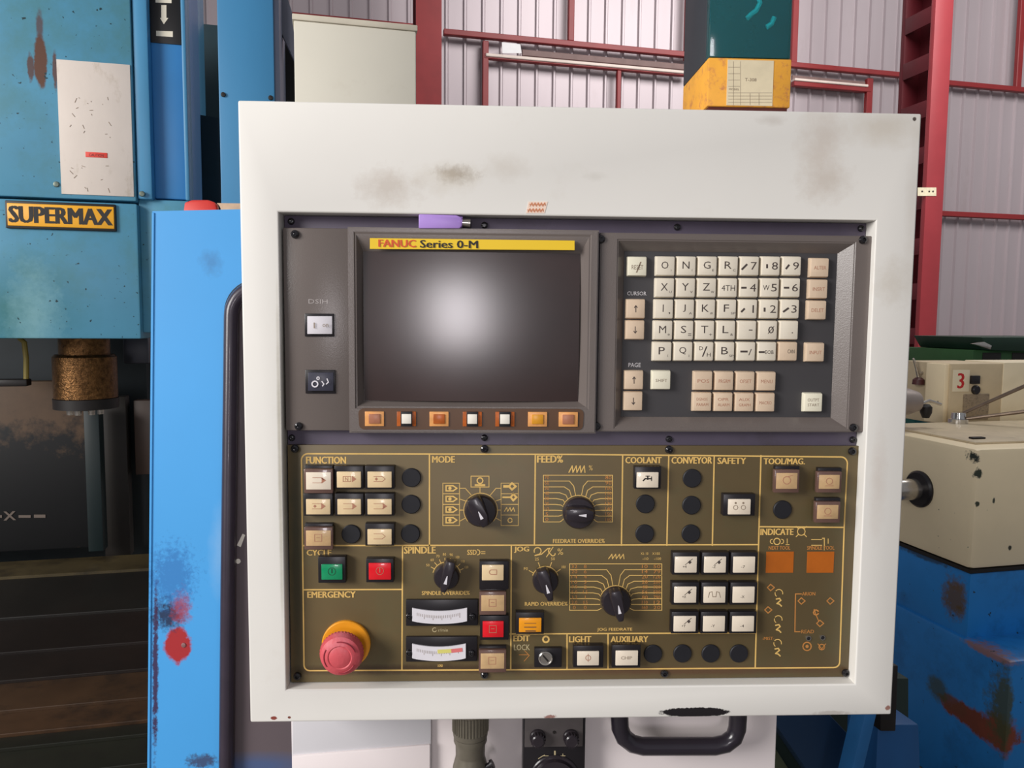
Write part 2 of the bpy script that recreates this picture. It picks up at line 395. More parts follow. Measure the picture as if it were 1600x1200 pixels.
hexa(bm, [P(822,333,-.0003), P(851,333,-.0003), P(856,315,-.0003), P(826,315,-.0003)], [P(822,333,0), P(851,333,0), P(856,315,0), P(826,315,0)])
st = obj('orange_sticker', bm, m_sticker, cab)
bm = NB()
for row, y in ((0, 316), (1, 325)):
    for k in range(5):
        x = 829+k*5-row*3
        ribbon(bm, [(x-1,y+6),(x+2,y+1),(x+3,y+5)], 1.3, YP(0), -.0005); ribbon(bm, [(x-2,y+3),(x+3,y+3)], 1.0, YP(0), -.0005)
obj('sticker_print', bm, m_orangeink, st, False)

def screw_mesh(r=.0036, h=.0028):
    bm = NB(); c = Vector((0,0,0))
    revolve(bm, c, (0,-1,0), [(0, r), (h*.35, r), (h*.75, r*.86), (h, r*.55), (h, r*.42), (h*.35, r*.36), (h*.35, 0)], 14)
    bmesh.ops.recalc_face_normals(bm, faces=bm.faces); return to_mesh('screw', bm, m_screw)
scm = screw_mesh(); scs = screw_mesh(.0030, .0022)
for x, y in ((455,346),(757,352),(1058,355),(1345,357),(456,684),(757,684),(1045,686),(1332,687)):
    place('screw', scs, P(x, y, REC), cab)

# ================================================================== MONITOR UNIT
D1, D2 = .0065, .0015           # flange face, raised bezel face
X0, _, Z0, Z1 = rect(444, 356, 545, 673, D1); X1 = P(934, 500, D2).x; XM = P(544, 500, D2).x; 
Zt = (P(740,357,D2).z); Zb = P(740,677,D2).z
mon = empty('monitor_unit', Vector(((X0+X1)/2, REC, Zb)), 'dark grey casing with black screen, yellow strip and amber keys below', 'monitor')
bm = NB(); box(bm, X0, XM+.001, D1, REC-.0002, Z0, Z1, .0012); obj('side_flange', bm, m_case, mon)
# bezel ring with chamfered opening
SC = rect(568, 394, 905, 627, .0095); OC = rect(556, 366, 920, 637, D2)
bm = NB()
def rg(y, r): return [bm.verts.new((x, y, z)) for x, z in ((r[0],r[2]),(r[1],r[2]),(r[1],r[3]),(r[0],r[3]))]
Rb = (XM, X1, Zb, Zt)
SKd = .0055
skr = rect(561, 638, 912, 671, D2)
o1 = rg(D2, Rb); o2 = rg(REC-.0002, Rb); i1 = rg(D2, OC); i2 = rg(.0095, SC)
for i in range(4):
    j = (i+1) % 4
    bm.faces.new((o1[i], o1[j], i1[j], i1[i])); bm.faces.new((i1[i], i1[j], i2[j], i2[i])); bm.faces.new((o1[j], o1[i], o2[i], o2[j]))
bm.faces.new(o2); bm.faces.new(i2)
bmesh.ops.recalc_face_normals(bm, faces=bm.faces)
ed = [e for e in bm.edges if all(v in o1 for v in e.verts) or all(v in i1 for v in e.verts)]
bmesh.ops.bevel(bm, geom=ed, offset=.0012, segments=2, affect='EDGES')
obj('bezel', bm, m_case, mon)
# curved tube face
bm = NB(); nx, nz = 24, 18; g_ = []
cx, cz = (SC[0]+SC[1])/2, (SC[2]+SC[3])/2; hw, hh = (SC[1]-SC[0])/2-.0003, (SC[3]-SC[2])/2-.0003
for j in range(nz+1):
    row = []
    for i in range(nx+1):
        a, b = -1+2*i/nx, -1+2*j/nz
        y = .0042+.0050*(a*a*.6+b*b*.4)
        row.append(bm.verts.new((cx+a*hw, y, cz+b*hh)))
    g_.append(row)
for j in range(nz):
    for i in range(nx): bm.faces.new((g_[j][i], g_[j][i+1], g_[j+1][i+1], g_[j+1][i]))
sg = obj('screen_glass', bm, m_glass, mon, recalc=False)
# yellow strip (on the sloping top chamfer)
bm = NB(); hexa(bm, [P(578,389,D2), P(898,391,D2), P(898,376,D2-.0005), P(578,372,D2-.0005)], [P(578,389,D2+.0014), P(898,391,D2+.0014), P(898,376,D2+.0012), P(578,372,D2+.0012)], .0002, 1)
ys = obj('name_strip', bm, m_yel, mon); 
PLs = YP(D2-.0005)
label_part('lettering', [('FANUC', 591,374.5,650,386)], m_red_ink, ys, PLs, bold=.05, off=-.0002)['label'] = 'red lettering'
label_part('lettering', [('Series 0-M', 656,375.5,747,387.5)], m_blk_ink, ys, PLs, bold=.04, off=-.0002)['label'] = 'black lettering'
# soft key strip
bm = NB(); poly(bm, arc(568,646,8,180,90,4)+arc(904,647,8,90,0,4)+arc(903,664,8,0,-90,4)+arc(569,663,8,270,180,4), YP(D2-.0006), .002)
obj('softkey_strip', bm, m_strip, mon)
SKF = D2-.0006
for cx_, m_, cen in ((585,m_amberpink,None),(635,m_amberrim,m_white),(686,m_amberdk,None),(738,m_amberpink,m_white),(789,m_amberrim,m_white),(840,m_amberyel,None),(888,m_amberpink,None)):
    y0, y1 = 643+(cx_-585)*.003, 666+(cx_-585)*.003
    bm = NB(); pbox(bm, (cx_-15,y0,cx_+15,y1), SKF-.0012, SKF+.0003, .0004)
    kx = obj('softkey', bm, m_amberrim if cen is None else m_amberdk, mon); kx['label'] = 'amber soft key' if cen is None else 'amber soft key with white centre'
    bm = NB(); 
    if cen: pbox(bm, (cx_-9,y0,cx_+9,y1), SKF-.0022, SKF-.001, .0003); obj('dark_surround', bm, m_blackmatt, kx)
    bm = NB(); pbox(bm, (cx_-7.5,y0+4,cx_+7.5,y1-4) if cen else (cx_-9,y0+4,cx_+9,y1-4), SKF-(.0038 if cen else .0022), SKF-.001, .0004)
    obj('key_centre', bm, cen or m_, kx)
# small switches on side flange
for (r, lens, nm, lab) in (((476,490,522,526), m_meterface, 'rocker_switch', 'white rocker switch'), ((477,578,524,615), mat('dark_slate_rocker', (64,64,78), .35), 'rocker_switch', 'dark slate rocker switch with white symbols')):
    bm = NB(); pbox(bm, r, D1-.0012, D1+.002, .0004); s = obj(nm, bm, m_black, mon); s['label'] = lab
    x0, y0, x1, y1 = r; bm = NB()
    f = [P(x0+4,y1-4,D1-.0045), P(x1-3,y1-4,D1-.0025), P(x1-3,y0+4,D1-.0025), P(x0+4,y0+4,D1-.0045)]
    hexa(bm, f, [Vector((p.x, D1-.001, p.z)) for p in f], .0004); obj('rocker', bm, lens, s)
    PR = YP(D1-.0046); bm = NB()
    if lens is m_meterface: text(bm, 'I', 490,504,492,513, PR); text(bm, 'on', 504,506,513,511, PR); mm_ = m_inkfaint
    else:
        ribbon(bm, arc(492,600,4.5,0,360,12), 2, PR); ribbon(bm, arc(497,591,2,0,360,8), 1.5, PR); ribbon(bm, [(503,596),(506,600),(504,603)], 1.6, PR); ribbon(bm, [(511,592),(513,597),(510,600)], 1.6, PR); mm_ = m_meterface
    obj('symbol', bm, mm_, s, False, recalc=False)
label_part('lettering', [('DSIH', 482,467.5,512,474.5)], mat('pale_engraving', (168,160,158), .6, var=0), mon, YP(D1))
for x, y in ((461,366),(467,666)): place('screw', scm, P(x, y, D1), mon)

# ================================================================== KEYBOARD UNIT
X0k = P(936,520,D1).x; X1k = P(1357,520,D1).x; Ztk = P(1150,366,D1).z; Zbk = P(1150,675,D1).z
kb = empty('keyboard_unit', Vector(((X0k+X1k)/2, REC, Zbk)), 'dark grey casing holding the ivory data entry keys', 'keyboard')
KD = .0158
OCk = rect(963, 377, 1330, 669, D1); ICk = rect(973, 395, 1302, 651, KD)
bm = NB()
Rk = (X0k, X1k, Zbk, Ztk)
o1 = rg(D1, Rk); o2 = rg(REC-.0002, Rk); i1 = rg(D1, OCk); i2 = rg(KD, ICk)
for i in range(4):
    j = (i+1) % 4
    bm.faces.new((o1[i], o1[j], i1[j], i1[i])); bm.faces.new((i1[i], i1[j], i2[j], i2[i])); bm.faces.new((o1[j], o1[i], o2[i], o2[j]))
bm.faces.new(o2); bm.faces.new(i2)
bmesh.ops.recalc_face_normals(bm, faces=bm.faces)
ed = [e for e in bm.edges if all(v in o1 for v in e.verts) or all(v in i1 for v in e.verts)]
bmesh.ops.bevel(bm, geom=ed, offset=.0008, segments=2, affect='EDGES')
obj('casing', bm, m_case, kb)
bm = NB(); box(bm, ICk[0]-.0002, ICk[1]+.0002, KD-.0006, KD+.0002, ICk[2]-.0002, ICk[3]+.0002); obj('key_deck', bm, m_keydeck, kb)
for x, y in ((939,374),(932,666),(1348,375),(1333,668)): place('screw', scm, P(x, y, D1), kb)
KT = KD-.0062                     # key top plane
PK = YP(KT)
ks = (P(1056,416,KT).x-P(1025,416,KT).x)
def key_mesh(m):
    bm = NB(); h = ks/2+.0002
    box(bm, -h, h, 0, KD-.0006-KT, -h, h, .0009, taper=.0009, seg=2); bmesh.ops.recalc_face_normals(bm, faces=bm.faces); return to_mesh('key', bm, m)
kms = {m.name: key_mesh(m) for m in (m_key, m_keybeige, m_keyfresh)}
def key(cx, cy, m, leg=(), ink=m_ink, lab=None):
    k = place('key', kms[m.name], P(cx, cy, KT), kb)
    if lab: k['label'] = lab
    if leg:
        bm = NB()
        for s, dx0, dy0, dx1, dy1 in leg:
            if s == '^' or s == 'v':
                t_ = -1 if s == '^' else 1
                ribbon(bm, [(cx,cy-5),(cx,cy+5)], 1.3, PK, -.00008); ribbon(bm, [(cx-2.2,cy+t_*2),(cx,cy+t_*5),(cx+2.2,cy+t_*2)], 1.2, PK, -.00008)
            elif s == '/line': ribbon(bm, [(cx+dx0,cy+dy0),(cx+dx1,cy+dy1)], 3.0, PK, -.00008)
            elif s == '0slash': text(bm, '0', cx+dx0,cy+dy0,cx+dx1,cy+dy1, PK, off=-.00008); ribbon(bm, [(cx+dx0,cy+dy1),(cx+dx1,cy+dy0)], 1, PK, -.00008)
            else: text(bm, s, cx+dx0, cy+dy0, cx+dx1, cy+dy1, PK, off=-.00008)
        obj('legend', bm, ink, k, False, recalc=False)
    return k
rows = [(415.5, 1040, 1237.5), (449.5, 1039, 1236), (482.8, 1037.5, 1234.5), (516, 1036.3, 1233), (549.2, 1035, 1231.5)]
L5 = [['O','N','G','R','7','8','9'], ['X','Y','Z','4TH','4','5','6'], ['I','J','K','F','1','2','3'], ['M','S','T','L','-','0','.'], ['P','Q','D/H','B','EOB','/','CAN']]
SUB = [[')','(','E','C'], ['U','V','W',''], [',','A','#','SP'], ['*','=','+','&'], ['[',']','','SP']]
ARW = {'7': (-12,5,-5,-2), '8': (-6,2.5,-6,-1.5), '9': (-9,4,-5,-1), '4': (-11,0,-5,0), '6': (-10,0,-4,0), '1': (-10,4,-6,0), '2': (-7,3,-7,-1), '3': (-10,4,-3,-1)}
for r, (y, xa, xb) in enumerate(rows):
    for c_ in range(7):
        x = xa+(xb-xa)*c_/6; s = L5[r][c_]; leg = []
        ink = m_ink
        if c_ < 4:
            if s == '4TH': leg = [('4TH', -10,-4,11,5)]
            elif s == 'D/H': leg = [('D', -8,-8,-2,-2), ('/', -6,-8,7,8), ('H', 4,2,10,8)]; ink = m_ink
            else:
                leg = [(s, -6.5 if s not in 'I' else -2, -7, 4.5 if s not in 'I' else -.5, 4.5)]
                if SUB[r][c_]: leg.append((SUB[r][c_], 6, 5, 11 if len(SUB[r][c_]) < 2 else 13, 8.5))
        elif s in ARW:
            a = ARW[s]; leg = [('/line',)+a, (s, 1.5 if s != '1' else 5, -6, 11, 6)]
        elif s == '5': leg = [('W', -11,-4,-1,4), ('5', 1.5,-6,11,6)]
        elif s == '-': leg = [('-', 1,-1,10,.6)]
        elif s == '0': leg = [('0slash', 0,-6,9,5)]
        elif s == '.': leg = [('.', 4,3,6,5)]
        elif s == 'EOB': leg = [('/line', -8,0,-4,0), ('/line', -2,0,1,0), ('/', 3,-4,9,6)]
        elif s == '/': leg = [('/line', -12,1,-5,1), ('EOB', -3,-2,10,4)]
        elif s == 'CAN': leg = [('CAN', -1,-3,10,3)]
        key(x, y, m_keybeige if s == 'CAN' else m_key, leg, ink)
key(996, 416, m_keyfresh, [('RESET', -9,-2,9,5), ('/', -5,-7,9,10)], m_inkfaint, 'pale cream key with slanted legend')
for x, y, a in ((993.5,482.5,'^'),(992.5,515.5,'v'),(990.8,594,'^'),(989.6,627,'v')): key(x, y, m_keybeige, [(a,0,0,0,0)], m_ink, 'beige arrow key')
for x, y, s in ((1281,418,'ALTER'),(1279,451.5,'INSRT'),(1277,484.5,'DELET'),(1274,550.5,'INPUT')): key(x, y, m_keybeige, [(s,-9,-2.5,10,3)], m_inkred, 'beige edit key')
key(1033.5, 594, m_keyfresh, [('SHIFT',-9,-2,9,3)], m_inkfaint)
for k, (a, b) in enumerate((('POS','DGNOS|PARAM'),('PRGRM','OPR|ALARM'),('OFSET','AUX|GRAPH'),('MENU','MACRO'))):
    key(1099+33*k, 595+.3*k, m_keybeige, [(a,-9,-2.5,9,3)], m_inkred)
    ls = b.split('|'); key(1097.5+33*k, 628+.3*k, m_keybeige, [(ls[0],-9,-6.5,8,-2),(ls[1],-9,2,9,6.5)] if len(ls) > 1 else [(b,-10,-2,9,3)], m_inkred)
key(1271, 629, m_keyfresh, [('OUTPT',-9,-6.5,9,-1.5),('START',-9,1.5,9,6)], m_inkfaint, 'pale cream start key')
label_part('lettering', [('CURSOR',980,455.5,1010,461.5),('PAGE',982,567,1001,573.5)], mat('white_print', (206,202,204), .6, var=0), kb, YP(KD-.0006))

# ================================================================== OPERATOR PANEL
DP = .0125
PP = YP(DP)
Xo0 = P(452,880,DP).x; Xo1 = P(1336.5,880,DP).x; Zo1 = P(890,696,DP).z; Zo0 = P(890,1062,DP).z
op = empty('operator_panel', Vector(((Xo0+Xo1)/2, REC, Zo0)), 'olive machine operator panel with yellow print, knobs, buttons and emergency stop', 'operator panel')
bm = NB(); box(bm, Xo0, Xo1, DP, REC-.0002, Zo0, Zo1, .0005); obj('panel_plate', bm, m_olive, op)
for x, y in ((461,701),(757,701.5),(1045,702.5),(1331,705),(465,1056),(757,1054),(1038,1052),(1321,1051)): place('screw', scm, P(x, y, DP), op)
LW = 2.2
bm = NB()
fr = arc(481,719,10,180,90,5)+[(900,710)]+arc(1314,724,10,90,0,5)+[(1319,823)]+arc(1303,1034,9,0,-90,5)+[(900,1046)]+arc(484,1039,9,270,180,5)
ribbon(bm, fr, LW, PP, close=True)
for l in ([(671,711),(671,852)], [(836.5,711),(835,852)], [(973,711),(971,852)], [(1045,711),(1042,852)], [(1116,712),(1113,852)], [(1189,712),(1186,823),(1180,1043)],
          [(473,852.5),(1184,851)], [(1186,823),(1318,824)], [(629,853),(628,1047)], [(474,921.5),(628,921)], [(799,852),(798,1046)], [(797,990.5),(1181,989)], [(886,990),(886,1045)], [(950,990),(950,1045)]):
    ribbon(bm, l, LW, PP, -.00012)
obj('border_lines', bm, m_gold, op, False, recalc=False)
for s, a, b, c_, d in (('FUNCTION',478,713.5,541,724.5),('MODE',675,712.5,711,723),('FEED%',839,711.5,880,723),('COOLANT',977,714,1034,724),('CONVEYOR',1049,714,1113,724.5),('SAFETY',1121,715,1166,725),
      ('TOOL/MAG.',1193,716,1258,725.5),('INDICATE',1188,826,1240,836),('CYCLE',479,859,518,868),('EMERGENCY',480,924,556,934),('SPINDLE',631,854,681,865),('JOG',803,854,827,864),('EDIT',802,993,828,1002),
      ('LIGHT',889,994,924,1003.5),('AUXILIARY',954,994,1013,1003.5)):
    bm = NB(); text(bm, s, a, b, c_, d, PP, bold=.05); obj('heading', bm, m_gold, op, False, recalc=False)
bm = NB(); text(bm, 'LOCK', 803,1007,828,1016, PP); obj('heading', bm, m_palegold, op, False, recalc=False)
label_part('caption', [('FEEDRATE OVERRIDE%',864,842,945,848.5),('SPINDLE OVERRIDE%',659,923.5,734,929.5),('RAPID OVERRIDE%',820,940.5,887,946.5),('JOG FEEDRATE',933,981,988,987),('LOAD',684,1038,692,1042)], m_gold, op, PP, bold=.03)['kind'] = 'stuff'
label_part('caption', [('NEXT TOOL',1201,853,1235,859),('SPINDLE TOOL',1261,853,1304,859),('ARION',1253,925,1274,930.5),('READ',1252,984,1272,989.5),('-MIST-',1191,995,1210,1000)], m_golddim, op, PP, bold=.03)['kind'] = 'stuff'
# printed symbols
bm = NB(); R_ = lambda *a, **k: ribbon(bm, *a, **k)
def zig(x0, x1, y0, y1, n, w=1.3, sl=2):
    pts = []
    for i in range(n*2+1): pts.append((x0+(x1-x0)*i/(2*n)+(sl if i % 2 else 0), y0 if i % 2 else y1))
    ribbon(bm, pts, w, PP)
zig(889,914,728,738,4,1.6,2); text(bm, '%', 920,727,926,735, PP)
def comb(x0, x1, yt, yb, cx, cy, r, n, xi0, xi1):
    ribbon(bm, [(x0,yb),(x0,yt),(x1,yt),(x1,yb)], 1.2, PP)
    for s in (0, 1):
        for i in range(n):
            y = yt+(yb-yt)*(i+1)/n
            a = math.radians(100+(205-100)*i/(n-1)); ex, ey = cx+(math.cos(a) if s == 0 else -math.cos(a))*(r+1), cy-math.sin(a)*(r+1)
            k = max(4, 14-abs(i-n*.35)*1.5); sx = ex-k if s == 0 else ex+k
            if i >= n-2: sx = ex-6 if s == 0 else ex+6
            ox = x0 if s == 0 else x1
            mid = (ex-(3 if s == 0 else -3), y+(ey-y)*.35)
            ribbon(bm, [(ox,y),(sx,y),mid,(ex,ey)], 1.1, PP)
    ribbon(bm, arc(cx,cy,r+1,25,155,14), 1.1, PP)
comb(849,957,742.5,815.5,904,800,25,8,0,0)
comb(890,1034,881,953.5,962,940,24,8,0,0)
zig(951,975,866,873,4,1.3,2)
for i in range(4):   # MODE windows
    y = 755+i*16.6
    R_([(692,y),(718,y),(718,y+16.4),(692,y+16.4)], 1.0, PP, close=True); R_([(783,y),(810,y),(810,y+16.4),(783,y+16.4)], .8, PP, close=True)
    R_([(697,y+4),(708,y+4),(714,y+8),(708,y+12),(697,y+12)], 2.0, PP, close=True); disc(bm, 703, y+8, 2.6, PP)
R_([(736,744),(764,744),(764,761),(736,761)], 1.1, PP, close=True); R_(arc(750,751,4.5,0,360,12), 1.8, PP); R_([(743,758),(757,758)], 3, PP); R_([(750,761),(750,771)], 1.1, PP)
R_(arc(751,797,26.5,-40,220,26), 1.1, PP)
for pts in ([(719,763),(727,763),(736,773)], [(719,780),(728,783)], [(719,797),(725,797)], [(719,814),(728,809)], [(783,763),(775,763),(765,775)], [(783,780),(774,783)], [(783,797),(777,797)], [(783,814),(774,809)]): R_(pts, 1.1, PP)
R_([(788,760),(796,760)], 4, PP); R_([(800,755),(806,760),(800,765),(795,760)], 3, PP, close=True); R_([(786,777),(796,777)], 2.5, PP); R_([(802,772),(807,777),(802,782),(798,777)], 3, PP, close=True)
zig(788,804,793,799,3,1.2,1); R_(arc(797,813,3.5,0,360,8), 1.4, PP)
# spindle dial and jog-rapid dial
R_(arc(698,900,22,15,165,16), 1.1, PP)
for i, a in enumerate(range(150, 20, -18)):
    ca, sa = math.cos(math.radians(a)), math.sin(math.radians(a)); R_([(698+23*ca,900-23*sa),(698+28*ca,900-28*sa)], 1.1, PP)
    s = str(50+10*i); text(bm, s, 698+34*ca-2.6, 900-34*sa-2, 698+34*ca+2.6, 900-34*sa+2, PP)
text(bm, 'SSD', 730,859,745,867, PP, bold=.03); R_(arc(746,863,4,-90,90,6), 1.3, PP); R_([(752,862),(758,862)], 1, PP); R_([(752,865),(758,865)], 1, PP)
R_(arc(852,906,21,20,160,16), 1.1, PP)
for a, s in ((150,'F0'), (112,'25'), (70,'50'), (35,'100')):
    ca, sa = math.cos(math.radians(a)), math.sin(math.radians(a)); R_([(852+22*ca,906-22*sa),(852+29*ca,906-29*sa)], 1.1, PP); text(bm, s, 852+35*ca-3, 906-35*sa-2.2, 852+35*ca+3, 906-35*sa+2.2, PP)
R_(arc(840,861,5.5,200,-60,10)+[(836,868)]+[(846,866),(856,857)]+arc(862,861,5,120,240,4)+arc(864,865,3.5,200,360,6), 1.6, PP); R_([(854,870),(864,855)], 1.4, PP); text(bm, '%', 871,857,880,867, PP)
# gear, lamp marks
R_(arc(853,999,4.6,0,360,12), 2.6, PP); R_([(877,1017),(877,1028)], 1.6, PP)
R_(arc(1252,830.5,6,0,360,12), 1.3, PP)
for sx in (-1,1):
    for sy in (-1,1): R_([(1252+sx*4.5,830.5+sy*4.5),(1252+sx*8,830.5+sy*8)], 1.4, PP)
R_(arc(1214,846,5,0,360,12), 1.5, PP); R_(arc(1207,846,3.5,90,270,6), 1.2, PP); R_(arc(1221,846,3.5,90,-90,6), 1.2, PP); R_([(1230,849),(1230,842)], 1.2, PP); R_([(1228,851),(1233,851)], 1.2, PP)
R_([(1268,843),(1284,843)], 1.3, PP); R_([(1268,852),(1284,852)], 1.3, PP); R_([(1285,841),(1288,841),(1288,859)], 1.5, PP); R_([(1294,849),(1294,842)], 1.2, PP)
for (x, y) in ((1217,930),(1216,971),(1215,1008)):
    R_(arc(x,y-3,6,140,-10,8), 1.3, PP); R_(arc(x,y-3,6,170,230,3), 1.2, PP)
    R_([(x-4,y+6),(x+1,y+5),(x+3,y+8),(x-3,y+13),(x+1,y+14),(x+4,y+17)], 2.0, PP)
text(bm, 'X1-10', 1001,863,1013,867, PP); text(bm, 'X100', 1019,863,1031,867, PP); text(bm, '-10', 1004,871,1013,875, PP); text(bm, '-100', 1022,871,1033,875, PP)
obj('printed_symbols', bm, m_gold, op, False, recalc=False)['kind'] = 'stuff'
bm = NB()
ribbon(bm, [(1252,928),(1243,928),(1242,987),(1250,987)], 1.8, PP)
for x, y in ((1200,953),(1252,939),(1297,939),(1281,974),(1204,918)): ribbon(bm, [(x-5,y),(x,y-5),(x+6,y),(x,y+5)], 1.6, PP, close=True)
ribbon(bm, arc(1275,957,4,0,360,8), 2, PP); ribbon(bm, [(1272,952),(1276,963),(1279,970)], 1.5, PP)
ribbon(bm, arc(1261,1010,6.5,0,360,14), 1.8, PP); disc(bm, 1261,1010,2.6, PP)
ribbon(bm, arc(1284,1011,4.5,0,360,8), 1.5, PP); ribbon(bm, [(1278,1006),(1284,1014),(1290,1006)], 1.2, PP)
ribbon(bm, [(811,1023),(825,1023)], 1, PP); ribbon(bm, [(820,1017),(827,1024),(819,1033)], 1, PP)
obj('faded_symbols', bm, m_golddim, op, False, recalc=False)['kind'] = 'stuff'
# digits of the scales
bm = NB()
for i in range(9):
    yf = 743.5+i*8.15; text(bm, str([70,60,50,40,30,20,10,5,0][i]), 851,yf,858,yf+5.5, PP); text(bm, str([80,90,100,110,120,130,140,150,160][i]), 946,yf,955.5,yf+5.5, PP)
    y = 882.5+i*8; text(bm, str([32,20,14,10,7.9,5.0,3.2,2.0,0][i]), 893,y,902,y+5.2, PP); text(bm, str([50,79,126,200,320,500,790,12,20][i]), 1021,y,1032,y+5.2, PP)
    text(bm, str([8,6,4,3,2,1.5,1,.5,0][i]), 911,y,918,y+5.2, PP); text(bm, str([10,14,20,28,40,56,80,110,160][i]), 1003,y,1012,y+5.2, PP)
obj('scale_numbers', bm, m_golddim, op, False, recalc=False)['kind'] = 'stuff'

# --- buttons
def button(lens, m, kind='plain', mark='', lab=None, h=.0085, out=None):
    x0, y0, x1, y1 = lens; f = DP-h
    cov = kind == 'cover'
    o_ = out or ((x0-3.5,y0-9,x1+4,y1+2) if not cov else (x0-3,y0-10,x1+3,y1+6))
    bm = NB()
    if not cov: 
        pbox(bm, o_, f+.0012, DP-.00005, .0005)
    else: pbox(bm, (x0-2,y0-11,x1+3,y1-3), f+.0035, DP-.00005, .0005)
    hs = obj('push_button', bm, m_black, op)
    if lab: hs['label'] = lab
    if cov:
        bm = NB(); pbox(bm, (x0-3,y0-5,x1+3,y1+6), f-.0018, f+.0034, .0007); obj('flip_cover', bm, m_cover, hs); f -= .0018
        bm = NB(); pbox(bm, lens, f-.0004, f+.001, .0003); obj('lens', bm, m, hs); f -= .0004
    else:
        bm = NB(); pbox(bm, lens, f, f+.003, .0005); obj('lens', bm, m, hs)
    if mark:
        PB = YP(f); bm = NB(); cx, cy = (x0+x1)/2, (y0+y1)/2-1; a = -.0001; ink = m_inkred
        if mark == 'tape': ribbon(bm, [(cx-9,cy-4),(cx+3,cy-4),(cx+3,cy+4),(cx-9,cy+4)], .8, PB, a, True); text(bm, 'N', cx-6,cy-3,cx-1,cy+3, PB, off=a); tri = 1
        if mark in ('tape','bullet','step'):
            bm.faces.new([bm.verts.new(PB.at(*q, a)) for q in ((cx+5,cy-5),(cx+5,cy+5),(cx+12,cy))][::-1])
        if mark in ('step','cap','bullet','bull2'):
            ribbon(bm, [(cx-9,cy-4),(cx+4,cy-4),(cx+9,cy),(cx+4,cy+4),(cx-9,cy+4)], .8, PB, a)
        if mark in ('cap','bullet'): disc(bm, cx-5, cy, 2.6, PB, a, 4)
        if mark == 'loop': ribbon(bm, arc(cx-2,cy,3.5,90,270,6)+[(cx+6,cy+3.5),(cx+6,cy-3.5),(cx-2,cy-3.5)], 1, PB, a)
        if mark == 'ring': ribbon(bm, arc(cx,cy,5,0,360,12), .9, PB, a); ribbon(bm, [(cx-6,cy+7),(cx+6,cy+7)], .8, PB, a)
        if mark == 'lamp': ribbon(bm, arc(cx,cy,4,0,360,10), .9, PB, a); ribbon(bm, [(cx,cy-6),(cx,cy+6)], .8, PB, a)
        if mark == 'bars': ribbon(bm, [(cx-9,cy-2),(cx+9,cy-2)], .8, PB, a); ribbon(bm, [(cx-9,cy+4),(cx+9,cy+4)], 1.2, PB, a); ribbon(bm, [(cx-7,cy+10),(cx+8,cy+10)], 1.6, PB, a); ink = m_ink
        if mark == 'line': ribbon(bm, [(cx,cy-4),(cx,cy+2)], 1.4, PB, a); ribbon(bm, arc(cx,cy,6,0,360,10), .7, PB, a); ink = m_blk_ink if m is m_green else m_inkred
        if mark == 'oval': ribbon(bm, arc(cx,cy,6,0,360,10), 1, PB, a); ribbon(bm, [(cx+3,cy-6),(cx+9,cy-8)], .8, PB, a)
        if mark == 'rect': ribbon(bm, [(cx-6,cy-5),(cx+5,cy-5),(cx+5,cy+6),(cx-6,cy+6)], .8, PB, a, True); ribbon(bm, [(cx-3,cy),(cx+2,cy)], .8, PB, a)
        if mark == 'two': 
            for s in (-6,6): ribbon(bm, arc(cx+s,cy+2,3.5,0,360,8), .8, PB, a); disc(bm, cx+s, cy-5, 1.8, PB, a, 6)
            ink = m_inkfaint
        if mark == 'tap':
            ribbon(bm, [(cx-7,cy+2),(cx-4,cy-1),(cx+6,cy-1)], 2, PB, a); ribbon(bm, [(cx,cy-5),(cx,cy)], 2, PB, a); ribbon(bm, [(cx+6,cy-4),(cx+6,cy+2)], 1.4, PB, a); ribbon(bm, [(cx-3,cy-5),(cx+3,cy-5)], 1.2, PB, a); ink = m_blk_ink
        if mark[0] in '+-' and mark != '-': 
            text(bm, mark[:2], cx-5,cy+2,cx+1,cy+6, PB, off=a); ink = m_ink
            if mark.endswith('d'): disc(bm, cx+6, cy-3, 3, PB, a, 4); ribbon(bm, [(cx-1,cy+1),(cx+10,cy-8)], .8, PB, a)
        if mark == 'wave': ribbon(bm, [(cx-10,cy+5),(cx-8,cy-3),(cx-4,cy-4),(cx-3,cy+4),(cx+2,cy+4),(cx+3,cy-4),(cx+7,cy-3),(cx+9,cy+5)], .9, PB, a); ink = m_inkfaint
        if mark == 'aux': text(bm, 'CHIP', cx-9,cy-2,cx+8,cy+3, PB, off=a); ink = m_inkfaint
        if mark == 'three': 
            for k in (-5,0,5): ribbon(bm, [(cx+k-1.5,cy-4),(cx+k-1.5,cy+4)], .7, PB, a)
        if len(bm.verts): obj('legend', bm, ink, hs, False, recalc=False)
        else: bm.free()
    return hs
button((478,738,517,765), m_lensw, 'cover', 'step', 'covered white push button')
button((526,737,564,762), m_lenscream, 'plain', 'tape'); button((574,737,612,762), m_lenscream, 'plain', 'cap')
button((478,780,516,804), m_lenscream, 'plain', 'bullet'); button((527,780,564,804), m_lenscream, 'plain', 'step'); button((574,780,612,804), m_lenscream, 'plain', 'step')
button((478,829,517,853), m_lenstan, 'cover', 'rect', 'covered tan push button'); button((574,827,612,851), m_lenscream, 'plain', 'bull2')
button((995,738,1029,762), m_lensw, 'plain', 'tap', 'white push button with black tap symbol')
button((1138,780,1173,804), m_lensw, 'plain', 'two', None, .0085, (1130,772,1180,806))
button((1213,739,1246,764), m_lenstan, 'cover', 'oval', 'covered tan push button'); button((1280,742,1312,764), m_lenstan, 'cover', 'ring', 'covered tan push button'); button((1277,789,1310,811), m_lenstan, 'cover', 'ring', 'covered tan push button')
button((502,882,535,906), m_green, 'plain', 'line', 'green push button', .0085, (497,870,540,911)); button((576,880,611,906), m_red, 'plain', 'line', 'red push button', .0085, (572,873,615,910))
